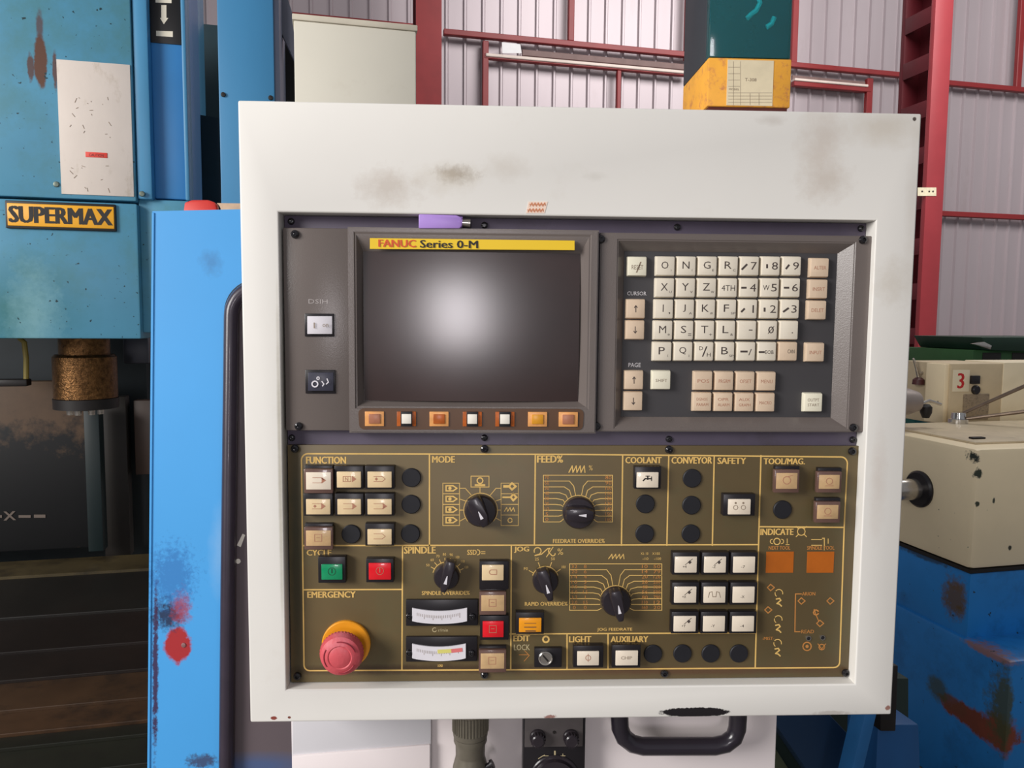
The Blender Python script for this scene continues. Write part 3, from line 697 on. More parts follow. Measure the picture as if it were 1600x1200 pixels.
button((753,883,787,907), m_lenscream, 'plain', 'loop', None, .0085, (749,877,795,921)); button((752,930,788,955), m_lenstan, 'cover', 'rect', 'covered tan push button')
button((754,971,787,996), m_red, 'plain', 'rect', 'red push button', .0085, (750,962,795,1000)); button((751,1021,788,1045), m_lenstan, 'cover', 'rect', 'covered tan push button')
button((811,966,846,988), m_orange, 'plain', 'bars', 'orange push button', .0085, (806,957,850,991))
button((902,1018,936,1040), m_lensw, 'plain', 'lamp', None, .0085, (896,1009,943,1043)); button((962,1017,997,1040), m_lensw, 'plain', 'aux', None, .0085, (956,1008,1001,1043))
for r, (ya, yb) in enumerate(((870,895),(917,942),(963,987))):
    for c_, (xa, xb) in enumerate(((1054.5,1089),(1100.5,1134.5),(1146,1180))):
        dx = -r*.8
        button((xa+dx,ya,xb+dx,yb), m_lensw, 'plain', [['+4d','-Zd','-7'],['+Xd','wave','-X'],['+Yd','-Y','-4']][r][c_], None, .0085, (xa+dx-4,ya-7,xb+dx+4,yb+3))
# plugs
bm = NB(); pr_ = .0083
revolve(bm, Vector((0,0,0)), (0,-1,0), [(0, pr_), (.0012, pr_), (.0018, pr_*.92), (.0018, 0)], 28); bmesh.ops.recalc_face_normals(bm, faces=bm.faces)
plm = to_mesh('blanking_plug', bm, m_blackmatt)
for x, y in ((643,746),(642.5,787.5),(641.5,833.5),(549,834),(1008,787),(1007,833.5),(1081,747),(1080,789),(1079,833.5),(1222,796),(1020,1021),(1066,1020.5),(1110,1020.5),(1154,1020.5)):
    place('blanking_plug', plm, P(x, y, DP-.00005), op)
# knobs
def knob(c, r, a, b, w0, w1, h=.016):
    bm = NB(); cc = P(*c, DP); rr = (P(c[0]+r, c[1], DP)-cc).length
    revolve(bm, cc, (0,-1,0), [(0.00005, rr), (.004, rr), (.0062, rr*.9), (.0065, 0)], 32); k = obj('rotary_knob', bm, m_knob, op)
    A = P(*a, DP-h*.75); Bq = P(*b, DP-h); ax = (Bq-A); ax.y = 0; ax.normalize(); sd = Vector((-ax.z, 0, ax.x)); px_ = .00054
    bm = NB(); top = []; bot = []
    for pnt, wd in ((A, w0), (Bq, w1)):
        pass
    L_ = (Bq-A).length
    def outline(y, gro):
        q = [A-ax*gro*.3-sd*(w0*px_*.35+gro), A+ax*L_*.22-sd*(w0*px_*.5+gro), A+ax*L_*.7-sd*(w1*px_*.55+gro), Bq+ax*gro-sd*(w1*px_*.32+gro*.6), Bq+ax*gro+sd*(w1*px_*.32+gro*.6), A+ax*L_*.7+sd*(w1*px_*.55+gro), A+ax*L_*.22+sd*(w0*px_*.5+gro), A-ax*gro*.3+sd*(w0*px_*.35+gro)]
        return [Vector((p_.x, y, p_.z)) for p_ in q]
    f_ = outline(DP-h, 0); g2 = outline(DP-.005, .0012)
    # keep foot inside the base disc
    g2 = [Vector((cc.x+(p_.x-cc.x)*.96, p_.y, cc.z+(p_.z-cc.z)*.96)) for p_ in g2]
    hexa(bm, f_, g2, .0011, 2); obj('grip', bm, m_knob, k)
    bm = NB(); PB = YP(DP-h-.0001); m0 = A+ax*L_*.45; t_ = A+ax*L_*.72
    m0.y = t_.y = DP-h-.0002
    bm.faces.new([bm.verts.new(q) for q in (m0+sd*.0003, t_+sd*.0014, t_-sd*.0014, m0-sd*.0003)])
    bmesh.ops.recalc_face_normals(bm, faces=bm.faces); obj('pointer_mark', bm, m_meterface, k, False)
    return k
knob((751,797), 25, (738,778), (759,823), 24, 17)
knob((904,800), 25, (884,803), (928,806), 22, 20)
knob((698,900), 20, (705,876), (692,926), 18, 13)
knob((852,906), 20, (846,890), (861,940), 20, 13)
knob((962,938), 23, (961,922), (971,972), 20, 13)
# meters
for (o_, wn, lab) in (((634,937,747,978),(644,951,730,975),'black framed meter with plain white scale'), ((634,995,746,1034),(644,1007,728,1033),'black framed meter with yellow and red scale end')):
    bm = NB(); pbox(bm, o_, DP-.0035, DP-.00005, .0008); mt = obj('panel_meter', bm, m_black, op); mt['label'] = lab
    x0, y0, x1, y1 = wn; n = 12; bm = NB(); f_ = []
    top = [(x0+(x1-x0)*i/n, y0+5*(1-(2*i/n-1)**2)-1) for i in range(n+1)]; bt = [(x0+(x1-x0)*i/n, y1-4+4*(1-(2*i/n-1)**2)) for i in range(n+1)]
    poly(bm, bt+top[::-1], YP(DP-.0048), .0014, .0003, 1); fc = obj('scale_face', bm, m_meterface, mt)
    bm = NB(); PM = YP(DP-.0048)
    for i in range(1, 26):
        t_ = i/26; x = x0+5+(x1-x0-14)*t_; s = 5*(1-(2*t_-1)**2); ribbon(bm, [(x,y0+6+s),(x,y0+(10 if i % 5 else 13)+s)], .6, PM)
    obj('scale_marks', bm, m_inkfaint, fc, False, recalc=False)
    if y0 > 1000:
        for (a, b, mm_, nm) in ((686,706,mat('pale_yellow_ink', (222,214,120), .5, var=0),'yellow_zone'), (707.5,720,mat('pink_red_ink', (224,120,120), .5, var=0),'red_zone')):
            bm = NB(); ribbon(bm, [(a,y0+(11 if a < 700 else 10)),(b,y0+(10 if a < 700 else 8.5))], 6, PM, -.00016 if a < 700 else -.0003); obj(nm, bm, mm_, fc, False, recalc=False)
    for x in (o_[0]+5, o_[2]-9): place('screw', scs, P(x, (y0+y1)/2, DP-.0035), mt)
bm = NB(); ribbon(bm, arc(679,984,3.2,60,330,8), 1.2, PP); text(bm, 'r/min', 685,982,700,987, PP); obj('meter_caption', bm, m_palegold, op, False, recalc=False)
# emergency stop
cc = P(541.5, 1005, DP); rr = .0211
bm = NB(); revolve(bm, cc, (0,-1,0), [(.00005, rr), (.0028, rr), (.0036, rr*.96), (.0036, 0)], 40)
es = obj('emergency_stop', bm, m_collar, op); es['label'] = 'faded red mushroom stop button on a yellow collar'
bm = NB(); revolve(bm, cc, (0,-1,0), [(.0036, .0115), (.016, .0115), (.016, 0)], 28); obj('stem', bm, mat('dark_red_stem', (120,60,50), .5), es)
ce = Vector((cc.x, 0, cc.z)); ce = P(533.5, 1021.5, DP-.0185); cap = Vector((ce.x, DP, ce.z)); cr = .0185
bm = NB(); revolve(bm, cap, (0,-1,0), [(.012, cr*.84), (.0145, cr*.98), (.017, cr), (.0195, cr*.985), (.0235, cr*.9), (.0262, cr*.68), (.0268, cr*.55), (.0262, cr*.5), (.0268, cr*.44), (.0275, 0)], 48)
obj('mushroom_cap', bm, m_mush, es)
bm = NB()
for a0, a1 in ((20,100),(150,215),(265,330)):
    pts = []
    for i in range(9):
        a = math.radians(a0+(a1-a0)*i/8); pts.append(cap+Vector((math.cos(a)*cr*.73, -.0262, math.sin(a)*cr*.73)))
    tube(bm, pts, .0005, 6)
obj('arrow_ridges', bm, mat('dark_pink_ridge', (160,52,66), .5), es)
bm = NB()
for i in range(40):
    a = 2*math.pi*i/40; p_ = cap+Vector((math.cos(a)*cr*.985, -.0150, math.sin(a)*cr*.985)); tube(bm, [p_, p_-Vector((0,.003,0))], .0006, 5)
obj('knurled_rim', bm, m_mush, es)
# key switch
bm = NB(); pbox(bm, (835,1013,878,1043), DP-.005, DP-.00005, .0006); kw = obj('key_switch', bm, m_black, op)
bm = NB(); c_ = P(852.5,1029,DP-.0075); revolve(bm, c_, (0,-1,0), [(-.003,.0062),(0,.0062),(.0006,.0055),(-.0002,.0048),(-.0002,0)], 24); lk = obj('lock_barrel', bm, m_metal, kw)
bm = NB(); ribbon(bm, [(849,1025),(856,1033)], 2.4, YP(c_.y+.0001), -.0003); obj('key_slot', bm, m_blk_ink, lk, False)
# indicator windows, led holes
for r in ((1197,862,1240,895),(1261,862,1303,895)):
    bm = NB(); pbox(bm, r, DP-.0004, DP-.00002, .0001, seg=1); obj('indicator_window', bm, m_window, op)
for x, y in ((1263,997),(1285,996)):
    bm = NB(); c_ = P(x, y, DP); revolve(bm, c_, (0,-1,0), [(.00002,.0025),(.0009,.0024),(.0009,.0017),(.0002,.0016),(.0002,0)], 16); h_ = obj('indicator_lamp', bm, m_metal, op)
    bm = NB(); revolve(bm, c_, (0,-1,0), [(.0003,.0016),(.0008,.0012),(.0009,0)], 12); obj('lamp_lens', bm, m_blackmatt, h_)

# ================================================================== PURPLE ADAPTER
yA = .001
bm = NB(); q = [(654,357),(718,357),(722,353),(722,340),(714,336),(654,334)]
poly(bm, q, YP(yA), .010, .0012, 2)
ad = obj('plug_adapter', bm, m_purple); tag(ad, 'small purple plug adapter lying on the ledge above the screen', 'adapter')
a_ = P(721,348,yA+.005); b_ = P(735,349,yA+.005); bm = NB(); revolve(bm, a_, b_-a_, [(0,.0036),((b_-a_).length,.0036),((b_-a_).length,.003),(.001,.003),(.001,0)], 18); obj('metal_plug', bm, m_metal, ad)
bm = NB(); revolve(bm, P(716,347,yA+.005), b_-a_, [(0,.0052),(.0035,.0048),(.0035,0)], 16); obj('collar', bm, m_purple, ad)

# ================================================================== SIGNAL LAMP ON TOP
SY = .045
lx0, lx1, lz0, lz1 = rect(1106, 91, 1236, 167, SY)
sl = empty('signal_lamp', Vector(((lx0+lx1)/2, SY+.04, ZB+H)), 'yellow based signal lamp with dark green lens standing on the cabinet', 'signal lamp')
m_lampyel = mat('chipped_yellow_paint', (238,170,62), .5, var=.08, vs=40, dirt=((186,112,80), .8, 120, .52))
bm = NB(); box(bm, lx0, lx1, SY, SY+.086, lz0, lz1, .0012); yb_ = obj('base_box', bm, m_lampyel, sl)
bm = NB(); box(bm, lx0+.002, lx1-.002, SY+.002, SY+.082, ZB+H, lz0); obj('foot', bm, mat('dark_red_foot', (88,36,30), .6), sl)
bm = NB(); pbox(bm, (1136,94,1208,165), SY-.0004, SY+.0001); lb = obj('rating_label', bm, mat('aged_cream_label', (222,208,176), .6, var=.06, vs=60), yb_)
bm = NB(); PLb = YP(SY-.0004)
text(bm, 'T-308', 1164,122,1182,127, PLb); text(bm, 'MODEL', 1139,138,1155,141, PLb)
for y in (105,115,125,135,145,150,155,160): ribbon(bm, [(1138,y),(1156 if y < 140 else 1206,y)], .5, PLb)
for x in (1146,1157): ribbon(bm, [(x,96),(x,164)], .5, PLb)
for x in (1172,1186): ribbon(bm, [(x,146),(x,164)], .6, PLb)
obj('label_print', bm, m_inkfaint, lb, False, recalc=False)
TZ = lz1+.12
bm = NB(); box(bm, lx0, lx1, SY+.012, SY+.086, lz1, TZ, .001); obj('lamp_body', bm, mat('dark_charcoal_body', (52,54,60), .5, var=.06), sl)
m_teal = mat('dark_green_lens', (6,44,56), .12, var=.25, vs=30, coat=.6)
bm = NB(); box(bm, lx0+.0008, lx1-.0012, SY+.0005, SY+.012, lz1+.0006, TZ-.001, .0008); ln_ = obj('green_lens', bm, mat('green_glass', (96,214,222), .08, trans=.9, var=0), sl)
bm = NB(); box(bm, lx0+.0018, lx1-.0022, SY+.0095, SY+.0112, lz1+.002, TZ-.002); obj('lens_back', bm, m_teal, sl)
m_tealb = mat('bright_teal_reflection', (60,226,232), .35, var=.1)  # bright colour for tubes that imitate the reflection inside the lens
bm = NB(); 
for pts in ([(1172,24),(1180,18),(1186,6),(1182,-8)], [(1166,30),(1172,24)], [(1196,44),(1204,38),(1208,28)]): tube(bm, [P(x, y, SY+.007) for x, y in pts], .0022, 8)
obj('lens_reflection', bm, m_tealb, sl)

# ================================================================== WHITE BOX BEHIND
m_box = mat('cream_box_paint', (222,217,202), .5, var=.03, vs=4, dirt=((200,190,170), .3, 12, .6))
pv = VP(1.12); bm = NB()
a = pv.at(459,34); b = pv.at(650,46); z1_ = (a.z+b.z)/2
uA = (a-O).dot(U); uB = (b-O).dot(U)
eq = empty('equipment_box', hpt((uA+uB)/2, 1.25, .9), 'tall cream painted box standing behind the cabinet left of the red column', 'equipment box')
hbox(bm, uA, uB, 1.12, 1.4, .9, z1_, .002); obj('body', bm, m_box, eq)
bm = NB(); hbox(bm, uA-.002, uB+.002, 1.118, 1.404, z1_, z1_+.008, .001); obj('lid', bm, mat('lid_grey_cream', (206,198,180), .5), eq)
bm = NB(); hbox(bm, uA+.02, uB-.02, 1.14, 1.38, 0, .9, .002); obj('pedestal', bm, m_box, eq)

# ================================================================== PENDANT STAND (below)
m_stand = mat('pinkish_white_paint', (236,226,226), .5, var=.03, vs=4)
SYd = .085; PS = YP(SYd)
xs0, xs1 = P(455,1165,SYd).x, P(1213,1165,SYd).x
ps = empty('pendant_stand', Vector(((xs0+xs1)/2, SYd+.03, 0)), 'off-white stand plate carrying the cabinet, seen along the bottom', 'stand')
bm = NB(); box(bm, xs0, xs1, SYd, SYd+.04, .75, ZB-.0005, .002); obj('face_plate', bm, m_stand, ps)
bm = NB(); box(bm, xs0+.08, xs1-.08, SYd+.04, SYd+.1, 0, 1.1, .004); obj('post', bm, m_stand, ps)
bm = NB(); poly(bm, [(456,1228),(674,1206),(674,1110),(456,1110)], PS, .004, .0015, off=-.006); obj('cover_panel', bm, mat('grey_white_panel', (204,202,206), .45, var=.02), ps)
bm = NB(); poly(bm, [(456,1182),(672,1164),(672,1250),(456,1262)], PS, .004, .001, off=-.0085); obj('document_tray', bm, m_stand, ps)
# handle
bm = NB(); hz = SYd-.03
def hp(x, y, d=None): return P(x, y, hz if d is None else d)
pts = [P(968,1085,SYd), P(968,1085,SYd-.015), hp(968,1092), hp(968,1120), hp(969,1138), hp(975,1152), hp(988,1162), hp(1004,1166), hp(1060,1166), hp(1116,1166), hp(1134,1162), hp(1147,1152), hp(1152,1138), hp(1153,1120), hp(1153,1092), P(1153,1085,SYd-.015), P(1153,1085,SYd)]
tube(bm, pts, [.0085]*len(pts), 16)
tag(obj('pull_handle', bm, mat('black_rubber_handle', (38,33,42), .28, var=.08, coat=.3)), 'glossy black U-shaped pull handle under the cabinet', 'handle')
# cable connector
ccx = P(735,1150,SYd-.03); cn = empty('cable_connector', Vector((ccx.x, SYd-.03, .95)), 'olive grey round ribbed cable connector under the cabinet', 'connector')
m_conn = mat('olive_grey_connector', (112,106,94), .4, metal=.3, var=.12, vs=60)
zc = lambda y: P(735,y,SYd-.03).z; rc = .0165
c0 = Vector((ccx.x, SYd-.03, 0))
bm = NB(); revolve(bm, c0, Z, [(zc(1148), rc*.98), (zc(1145), rc), (zc(1115), rc), (zc(1100), rc*.95), (zc(1090), .008)], 28); obj('coupling_ring', bm, m_conn, cn)
bm = NB()
for i in range(36):
    a = 2*math.pi*i/36; d_ = Vector((math.cos(a), math.sin(a), 0))*(rc); tube(bm, [c0+d_+Z*zc(1140), c0+d_+Z*zc(1112)], .0009, 5)
obj('knurling', bm, m_conn, cn)['kind'] = 'stuff'
bm = NB(); revolve(bm, c0, Z, [(zc(1182), rc*.8), (zc(1178), rc*.84), (zc(1162), rc*.86), (zc(1156), rc*.96), (zc(1149), rc*.96), (zc(1148), rc*.8)], 28); obj('shell', bm, m_conn, cn)
bm = NB(); revolve(bm, c0, Z, [(zc(1290), rc*1.05), (zc(1215), rc*1.1), (zc(1196), rc*1.0), (zc(1182), rc*.86), (zc(1178), rc*.84)], 28); obj('back_shell', bm, m_conn, cn)
bm = NB(); tube(bm, [c0+Z*zc(1280), c0+Z*.9+Vector((0,.0,0)), c0+Z*.5+Vector((.02,.02,0)), c0+Z*.02+Vector((.05,.05,0))], .009, 12); obj('cable', bm, m_black, cn)
bm = NB(); c_ = P(763,1197,SYd-.035); revolve(bm, c_, Vector((1,0,.6)), [(-.006,.003),(.003,.003),(.003,.0045),(.005,.0045),(.005,0)], 12); obj('clamp_screw', bm, m_black, cn)
# hand pulse box
hb = empty('handwheel_box', Vector((P(865,1160,SYd).x, SYd-.01, ZB-.12)), 'black box with two round knobs and a dial under the cabinet', 'handwheel')
bm = NB(); pbox(bm, (817,1090,914,1290), SYd-.02, SYd-.0002, .001); obj('box_body', bm, m_black, hb)
bm = NB(); pbox(bm, (820,1100,911,1167), SYd-.0215, SYd-.0195, .0003); obj('grey_plate', bm, mat('dark_grey_plate', (86,80,80), .45, var=.1, vs=60), hb)
for x in (840, 892):
    bm = NB(); c_ = P(x, 1151, SYd-.0215); revolve(bm, c_, (0,-1,0), [(0,.0078),(.003,.0078),(.004,.0068),(.009,.0062),(.010,.005),(.010,0)], 20)
    kn = obj('round_knob', bm, m_knob, hb); bm = NB()
    for i in range(16):
        a = 2*math.pi*i/16; q = c_+Vector((math.cos(a)*.0066, -.004, math.sin(a)*.0066)); tube(bm, [q, q-Vector((0,.005,0))], .0007, 5)
    obj('knob_ribs', bm, m_knob, kn)
bm = NB(); revolve(bm, P(866,1144,SYd-.0215), (0,-1,0), [(0,.0016),(.001,.0014),(.001,0)], 10); obj('small_hole_plug', bm, m_blk_ink, hb)
bm = NB(); c_ = P(866,1217,SYd-.02); revolve(bm, c_, (0,-1,0), [(0,.0245),(.001,.0245),(.002,.0235),(.002,.0215),(.006,.0205),(.0065,0)], 40); obj('dial', bm, m_knob, hb)
bm = NB(); PH = YP(SYd-.0202); ribbon(bm, [(867,1174),(867,1182)], 2.4, PH); ribbon(bm, [(876,1181),(883,1181)], 1, PH); ribbon(bm, [(879.5,1178),(879.5,1184)], 1, PH); ribbon(bm, arc(866,1217,40,112,128,5), 1.2, PH); ribbon(bm, [(848,1181),(857,1181)], 1, PH)
obj('dial_marks', bm, m_palegold, hb, False, recalc=False)

# ================================================================== BLUE GUARD DOOR (left)
DY = .30
dp0 = YP(DY); zt = dp0.at(240,330).z
tl = math.atan(.055/.62)
DPn = Pl((0, DY, zt), (1,0,0), (0, math.sin(tl), math.cos(tl)))
m_blue = mat('sky_blue_door_paint', (72,160,226), .4, var=.04, vs=3, blobs=[
    B(278,1008,20,26,(168,44,48),.12,.9,90,1,DPn,.00078), B(262,960,20,20,(34,44,74),.5,3.2,160,.95,DPn,.00078), B(283,950,12,22,(160,50,60),.5,3.2,170,.8,DPn,.00078),
    B(243,1040,4,110,(60,36,70),.3,3.0,140,.95,DPn,.00078), B(330,410,14,16,(60,110,160),.6,2.5,90,.5,DPn,.00078), B(345,860,12,50,(150,190,230),.7,1.5,40,.4,DPn,.00078),
    B(270,900,30,40,(40,100,170),.4,3.4,200,.6,DPn,.00078), B(315,1190,20,10,(60,40,60),.4,3,200,.8,DPn,.00078)])
gd = empty('guard_door', DPn.at(300,1200)*1.0, 'bright blue guard door with rubber edged window, left of the white cabinet', 'machine door')
gd.location.z = .5; WL[gd.name] = Vector(gd.location)
# door sheet with rounded window opening
outer = [(238,330),(760,318),(760,1500),(229,1500)]
win = [(353,1500)]+[(353,520)]+arc(402,492,50,180,90,8)+[(740,442),(740,1500)]
bm = NB()
pts = [(238,330),(640,321),(640,430),(402,436)]+arc(402,488,52,95,180,8)+[(350,1330),(229,1330)]
q = [DPn.at(*p_) for p_ in pts]
hexa(bm, q, [p_+DPn.n*.012 for p_ in q]); obj('door_sheet', bm, m_blue, gd)
bm = NB(); q = [DPn.at(*p_, -.0015) for p_ in ((237,332),(241,332),(233,1330),(229,1330))]; hexa(bm, q, [p_+DPn.n*.016 for p_ in q], .0005, 1); obj('edge_return', bm, m_blue, gd)
bm = NB(); pts = [DPn.at(x, y, -.004) for x, y in [(560,445),(402,447)]+arc(408,494,47,95,180,10)+[(356,900),(352,1330)]]
tube(bm, pts, .0082, 12); obj('rubber_seal', bm, mat('black_rubber_seal', (52,44,56), .35, var=.1, vs=30, coat=.2), gd)
m_acryl = mat('smoky_grey_acrylic', (98,88,92), .25, var=.1, vs=3, blobs=[B(400,1200,70,14,(56,96,150),.7,.6,10,.6,DPn,.00078)])  # blue blob paints a reflection along the bottom of the pane
bm = NB(); q = [DPn.at(*p_, .004) for p_ in ((352,1330),(640,1330),(640,440),(400,440),(364,460),(352,490))]; hexa(bm, q, [p_+DPn.n*.003 for p_ in q]); gp = obj('window_pane', bm, m_acryl, gd)
bm = NB(); q = DPn.off(.0035); poly(bm, [(370,852),(379,834),(383,836),(376,855)], q, .0004); poly(bm, arc(372,877,4,0,330,8), q, .0004); obj('white_chips', bm, m_white, gp)
bm = NB(); revolve(bm, DPn.at(287,1008,0), -DPn.n, [(0,.003),(.001,.0026),(.0015,0)], 12); obj('rivet', bm, mat('dull_rivet', (150,110,110), .4, metal=.5), gd)
# red/beige strip above door
bm = NB(); q = DPn.off(.0125); poly(bm, [(283,352),(345,352),(336,316),(325,312),(300,312),(288,316)], q, .012, .002)
tag(obj('red_bracket', bm, mat('bright_red_paint', (206,52,44), .5, var=.1, vs=30)), 'bright red metal bracket peeking above the blue door edge', 'bracket')
bm = NB(); poly(bm, [(346,352),(420,352),(420,318),(338,317),(346,325)], DPn.off(.0125), .010, .001)
tag(obj('beige_strip', bm, mat('beige_dusty_strip', (196,166,138), .6, var=.15, vs=40)), 'dusty beige strip beside the red bracket above the blue door', 'strip')

# ================================================================== MILLING MACHINE (left background)
V0 = 1.72
HP = VP(V0); kM = V0/1200
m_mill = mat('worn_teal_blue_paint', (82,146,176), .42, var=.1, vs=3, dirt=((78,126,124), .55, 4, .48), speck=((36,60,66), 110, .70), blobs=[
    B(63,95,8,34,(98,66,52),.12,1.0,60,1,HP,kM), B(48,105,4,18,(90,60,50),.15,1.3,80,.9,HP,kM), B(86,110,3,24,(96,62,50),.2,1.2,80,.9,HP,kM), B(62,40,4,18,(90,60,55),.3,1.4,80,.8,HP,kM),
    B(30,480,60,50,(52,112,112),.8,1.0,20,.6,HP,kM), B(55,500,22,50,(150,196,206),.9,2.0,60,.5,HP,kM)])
m_mill2 = mat('blue_sheet_paint', (56,128,186), .4, var=.06, vs=4)
m_mill3 = mat('light_blue_side_paint', (76,142,182), .4, var=.06, vs=4)
mm = empty('milling_machine', hpt(-1.0, V0+.4, 0), 'worn teal blue milling machine head with yellow sign and oily spindle', 'milling machine')
def hpbox(px, v, th, r=0.0):
    x0, y0, x1, y1 = px; ua, _ = uz(x0, (y0+y1)/2, v); ub, _ = uz(x1, (y0+y1)/2, v); _, zt_ = uz((x0+x1)/2, y0, v); _, zb_ = uz((x0+x1)/2, y1, v)
    bm = NB(); hbox(bm, ua, ub, v, v+th, zb_, zt_, r); return bm
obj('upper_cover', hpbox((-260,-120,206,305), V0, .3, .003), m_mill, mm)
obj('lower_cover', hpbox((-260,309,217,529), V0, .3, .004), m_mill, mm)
obj('side_cover', hpbox((219,313,330,520), V0+.02, .28, .004), m_mill, mm)
obj('folded_edge', hpbox((208,-120,232,311), V0+.005, .2, .004), m_mill3, mm)
obj('folded_panel', hpbox((233,-120,287,311), V0+.03, .2, .003), m_mill2, mm)
obj('panel_lip', hpbox((284,-120,291,313), V0+.012, .05, .003), m_mill3, mm)  # lighter blue on the lip paints in the lit panel edge
obj('gap_shade_box', hpbox((285,40,420,420), V0+.55, .4, .003), mat('gap_shade_teal', (40,62,70), .5, var=.2, vs=6), mm)  # dark box added to stand for the shade in the gap
obj('rear_upright', hpbox((290,-60,312,400), V0+.35, .1, .003), m_mill3, mm)
bm = hpbox((296,188,350,203), V0+.4, .05, .004); obj('hose_bracket', bm, mat('grey_green_bracket', (104,120,120), .5, var=.1), mm)
bm = NB(); poly(bm, [(287,320),(345,320),(345,185),(287,175)], VP(V0+.3), .02); obj('gap_shade_plate', bm, mat('gap_shade_blue', (24,50,62), .5, var=.15, vs=8), mm)  # dark plate in the same gap, its shade put into the colour
# white plate, sign, arrow label
bm = hpbox((92,97,206,305), V0-.002, .002, .0006); 
wp = obj('cream_plate', bm, mat('dirty_cream_plate', (212,200,190), .55, var=.05, vs=12, dirt=((176,160,140), .6, 26, .56), stretch=(1,1,.5)), mm)
bm = hpbox((133.5,238,167.5,246), V0-.003, .001, .0003); rt_ = obj('red_tag', bm, mat('red_tag_ink', (214,64,52), .5), wp)
bm = NB(); text(bm, 'CAUTION', 139,240.5,162,244.5, VP(V0-.003)); obj('tag_print', bm, m_blk_ink, rt_, False, recalc=False)
bm = NB()
for i in range(26):
    x = random.uniform(108,176); y = random.uniform(145,225) if i < 16 else random.uniform(255,296); ribbon(bm, [(x,y),(x+random.uniform(-5,5),y+random.uniform(-2,7))], .8, VP(V0-.002), -.0005)
obj('faint_scribble', bm, m_inkfaint, wp, False, recalc=False)['kind'] = 'stuff'
bm = hpbox((8,316,181,359), V0-.006, .006, .002); sg_ = obj('maker_sign', bm, m_blk_ink, mm)
bm = hpbox((11,320,178,355), V0-.0075, .003, .0015); sy_ = obj('sign_face', bm, mat('sign_yellow', (238,170,36), .45, var=.04), sg_)
bm = NB(); text(bm, 'SUPERMAX', 13,324,176,350, VP(V0-.0075), bold=.065, off=-.0004); obj('sign_letters', bm, m_blk_ink, sg_, False, recalc=False)
bm = hpbox((231,-70,284,68), V0+.028, .002, .0004); ba = obj('arrow_label', bm, mat('black_label', (22,20,20), .4, var=0), mm)
bm = NB(); pa = VP(V0+.028)
def flat(pts, pl, off=-.0004):
    bm.faces.new([bm.verts.new(pl.at(x, y, off)) for x, y in pts][::-1])
flat([(243,-4),(268,-4),(268,5),(243,4)], pa); flat([(252,8),(260,8),(260,28),(263,28),(256,38),(250,28),(252,28)], pa); flat([(244,48),(270,49),(270,58),(244,56)], pa)
obj('arrow_symbols', bm, mat('cream_symbol', (236,226,204), .5, var=0), ba, False)
for x, y in ((88,288),(222,303)):
    bm = NB(); revolve(bm, HP.at(x, y), -V, [(0,.006),(.003,.005),(.004,0)], 10); obj('bolt', bm, mat('dull_bolt', (110,120,110), .4, metal=.5), mm)
# spindle
m_oily = mat('oily_bronze_steel', (104,74,44), .34, metal=.85, var=.5, vs=120, bump=.6, bs=260)
m_dark = mat('oily_black_steel', (26,22,22), .5, var=.2, vs=30)
vs_ = 1.95; sp = VP(vs_-.09)
us, _ = uz(134, 600, vs_); zz = lambda y: uz(134, y, vs_-.08)[1]
cS = hpt(us, vs_, 0); rS = (VP(vs_).at(185,600)-VP(vs_).at(134,600)).length*.96
bm = NB(); revolve(bm, cS, Z, [(zz(626),rS),(zz(560),rS),(zz(556),rS*.92)], 40); obj('spindle_nose', bm, m_oily, mm)
bm = NB(); revolve(bm, cS, Z, [(zz(556),rS*.8),(zz(541),rS*.8),(zz(525),rS*.8)], 36); obj('spindle_neck', bm, m_oily, mm)
bm = NB(); revolve(bm, cS, Z, [(zz(646),rS*.5),(zz(643),rS*1.02),(zz(627),rS*1.03),(zz(626),rS*.9)], 40); obj('spindle_ring', bm, m_dark, mm)
for a in (-60,-100,-130,-30):
    d_ = (U*math.cos(math.radians(a))+V*math.sin(math.radians(a)))*rS*.6; bm = NB(); revolve(bm, cS+d_, Z, [(zz(652),.007),(zz(645),.008),(zz(640),.008)], 10); obj('drive_bolt', bm, m_metal, mm)
bm = NB(); pts = [VP(1.9).at(x, y) for x, y in ((30,528),(38,535),(41,560),(41,602))]; tube(bm, pts, .0055, 10); obj('coolant_pipe', bm, mat('dull_yellow_pipe', (140,124,60), .5), mm)
obj('nozzle_block', hpbox((-20,593,42,604), 1.88, .03, .003), m_dark, mm)
obj('lower_column', hpbox((-260,520,330,870), V0+.75, .1), mat('dark_brown_oily_column', (18,15,14), .6, var=.2, vs=6), mm)
obj('side_motor', hpbox((192,528,232,568), V0+.35, .1, .004), mat('dark_slate_box', (62,64,74), .5, var=.1), mm)
m_brown = mat('oily_brown_cover', (84,66,50), .5, var=.2, vs=8, dirt=((28,26,26), .9, 9, .52))
PG = VP(2.15)
obj('table_guard', hpbox((-260,597,135,866), 2.15, .04, .002), mat('oily_tan_guard', (84,64,46), .5, var=.1, vs=30, blobs=[B(60,790,150,110,(13,14,16),.2,1.4,30,1,PG,2.15/1200)]), mm)
bm = NB(); pX = VP(2.148); text(bm, 'X', 5,799,25,813, pX, bold=.05); flat([(29,805),(48,805),(48,809),(29,809)], pX); flat([(53,804),(71,804),(71,809),(53,809)], pX); flat([(-3,805),(3,805),(3,809),(-3,809)], pX)
obj('axis_marks', bm, mat('dusty_pale_print', (104,92,84), .6, var=0), mm, False)
obj('guard_rib', hpbox((134,640,158,862), 2.1, .04, .002), mat('dark_teal_rib', (8,26,28), .5), mm)
obj('guard_side', hpbox((160,620,200,870), 2.18, .04, .002), mat('dark_brown_side', (26,21,17), .6, var=.2, vs=20), mm)
obj('guard_panel', hpbox((210,625,330,740), 2.2, .04, .002), mat('dull_brown_panel', (66,50,42), .5, var=.1), mm)
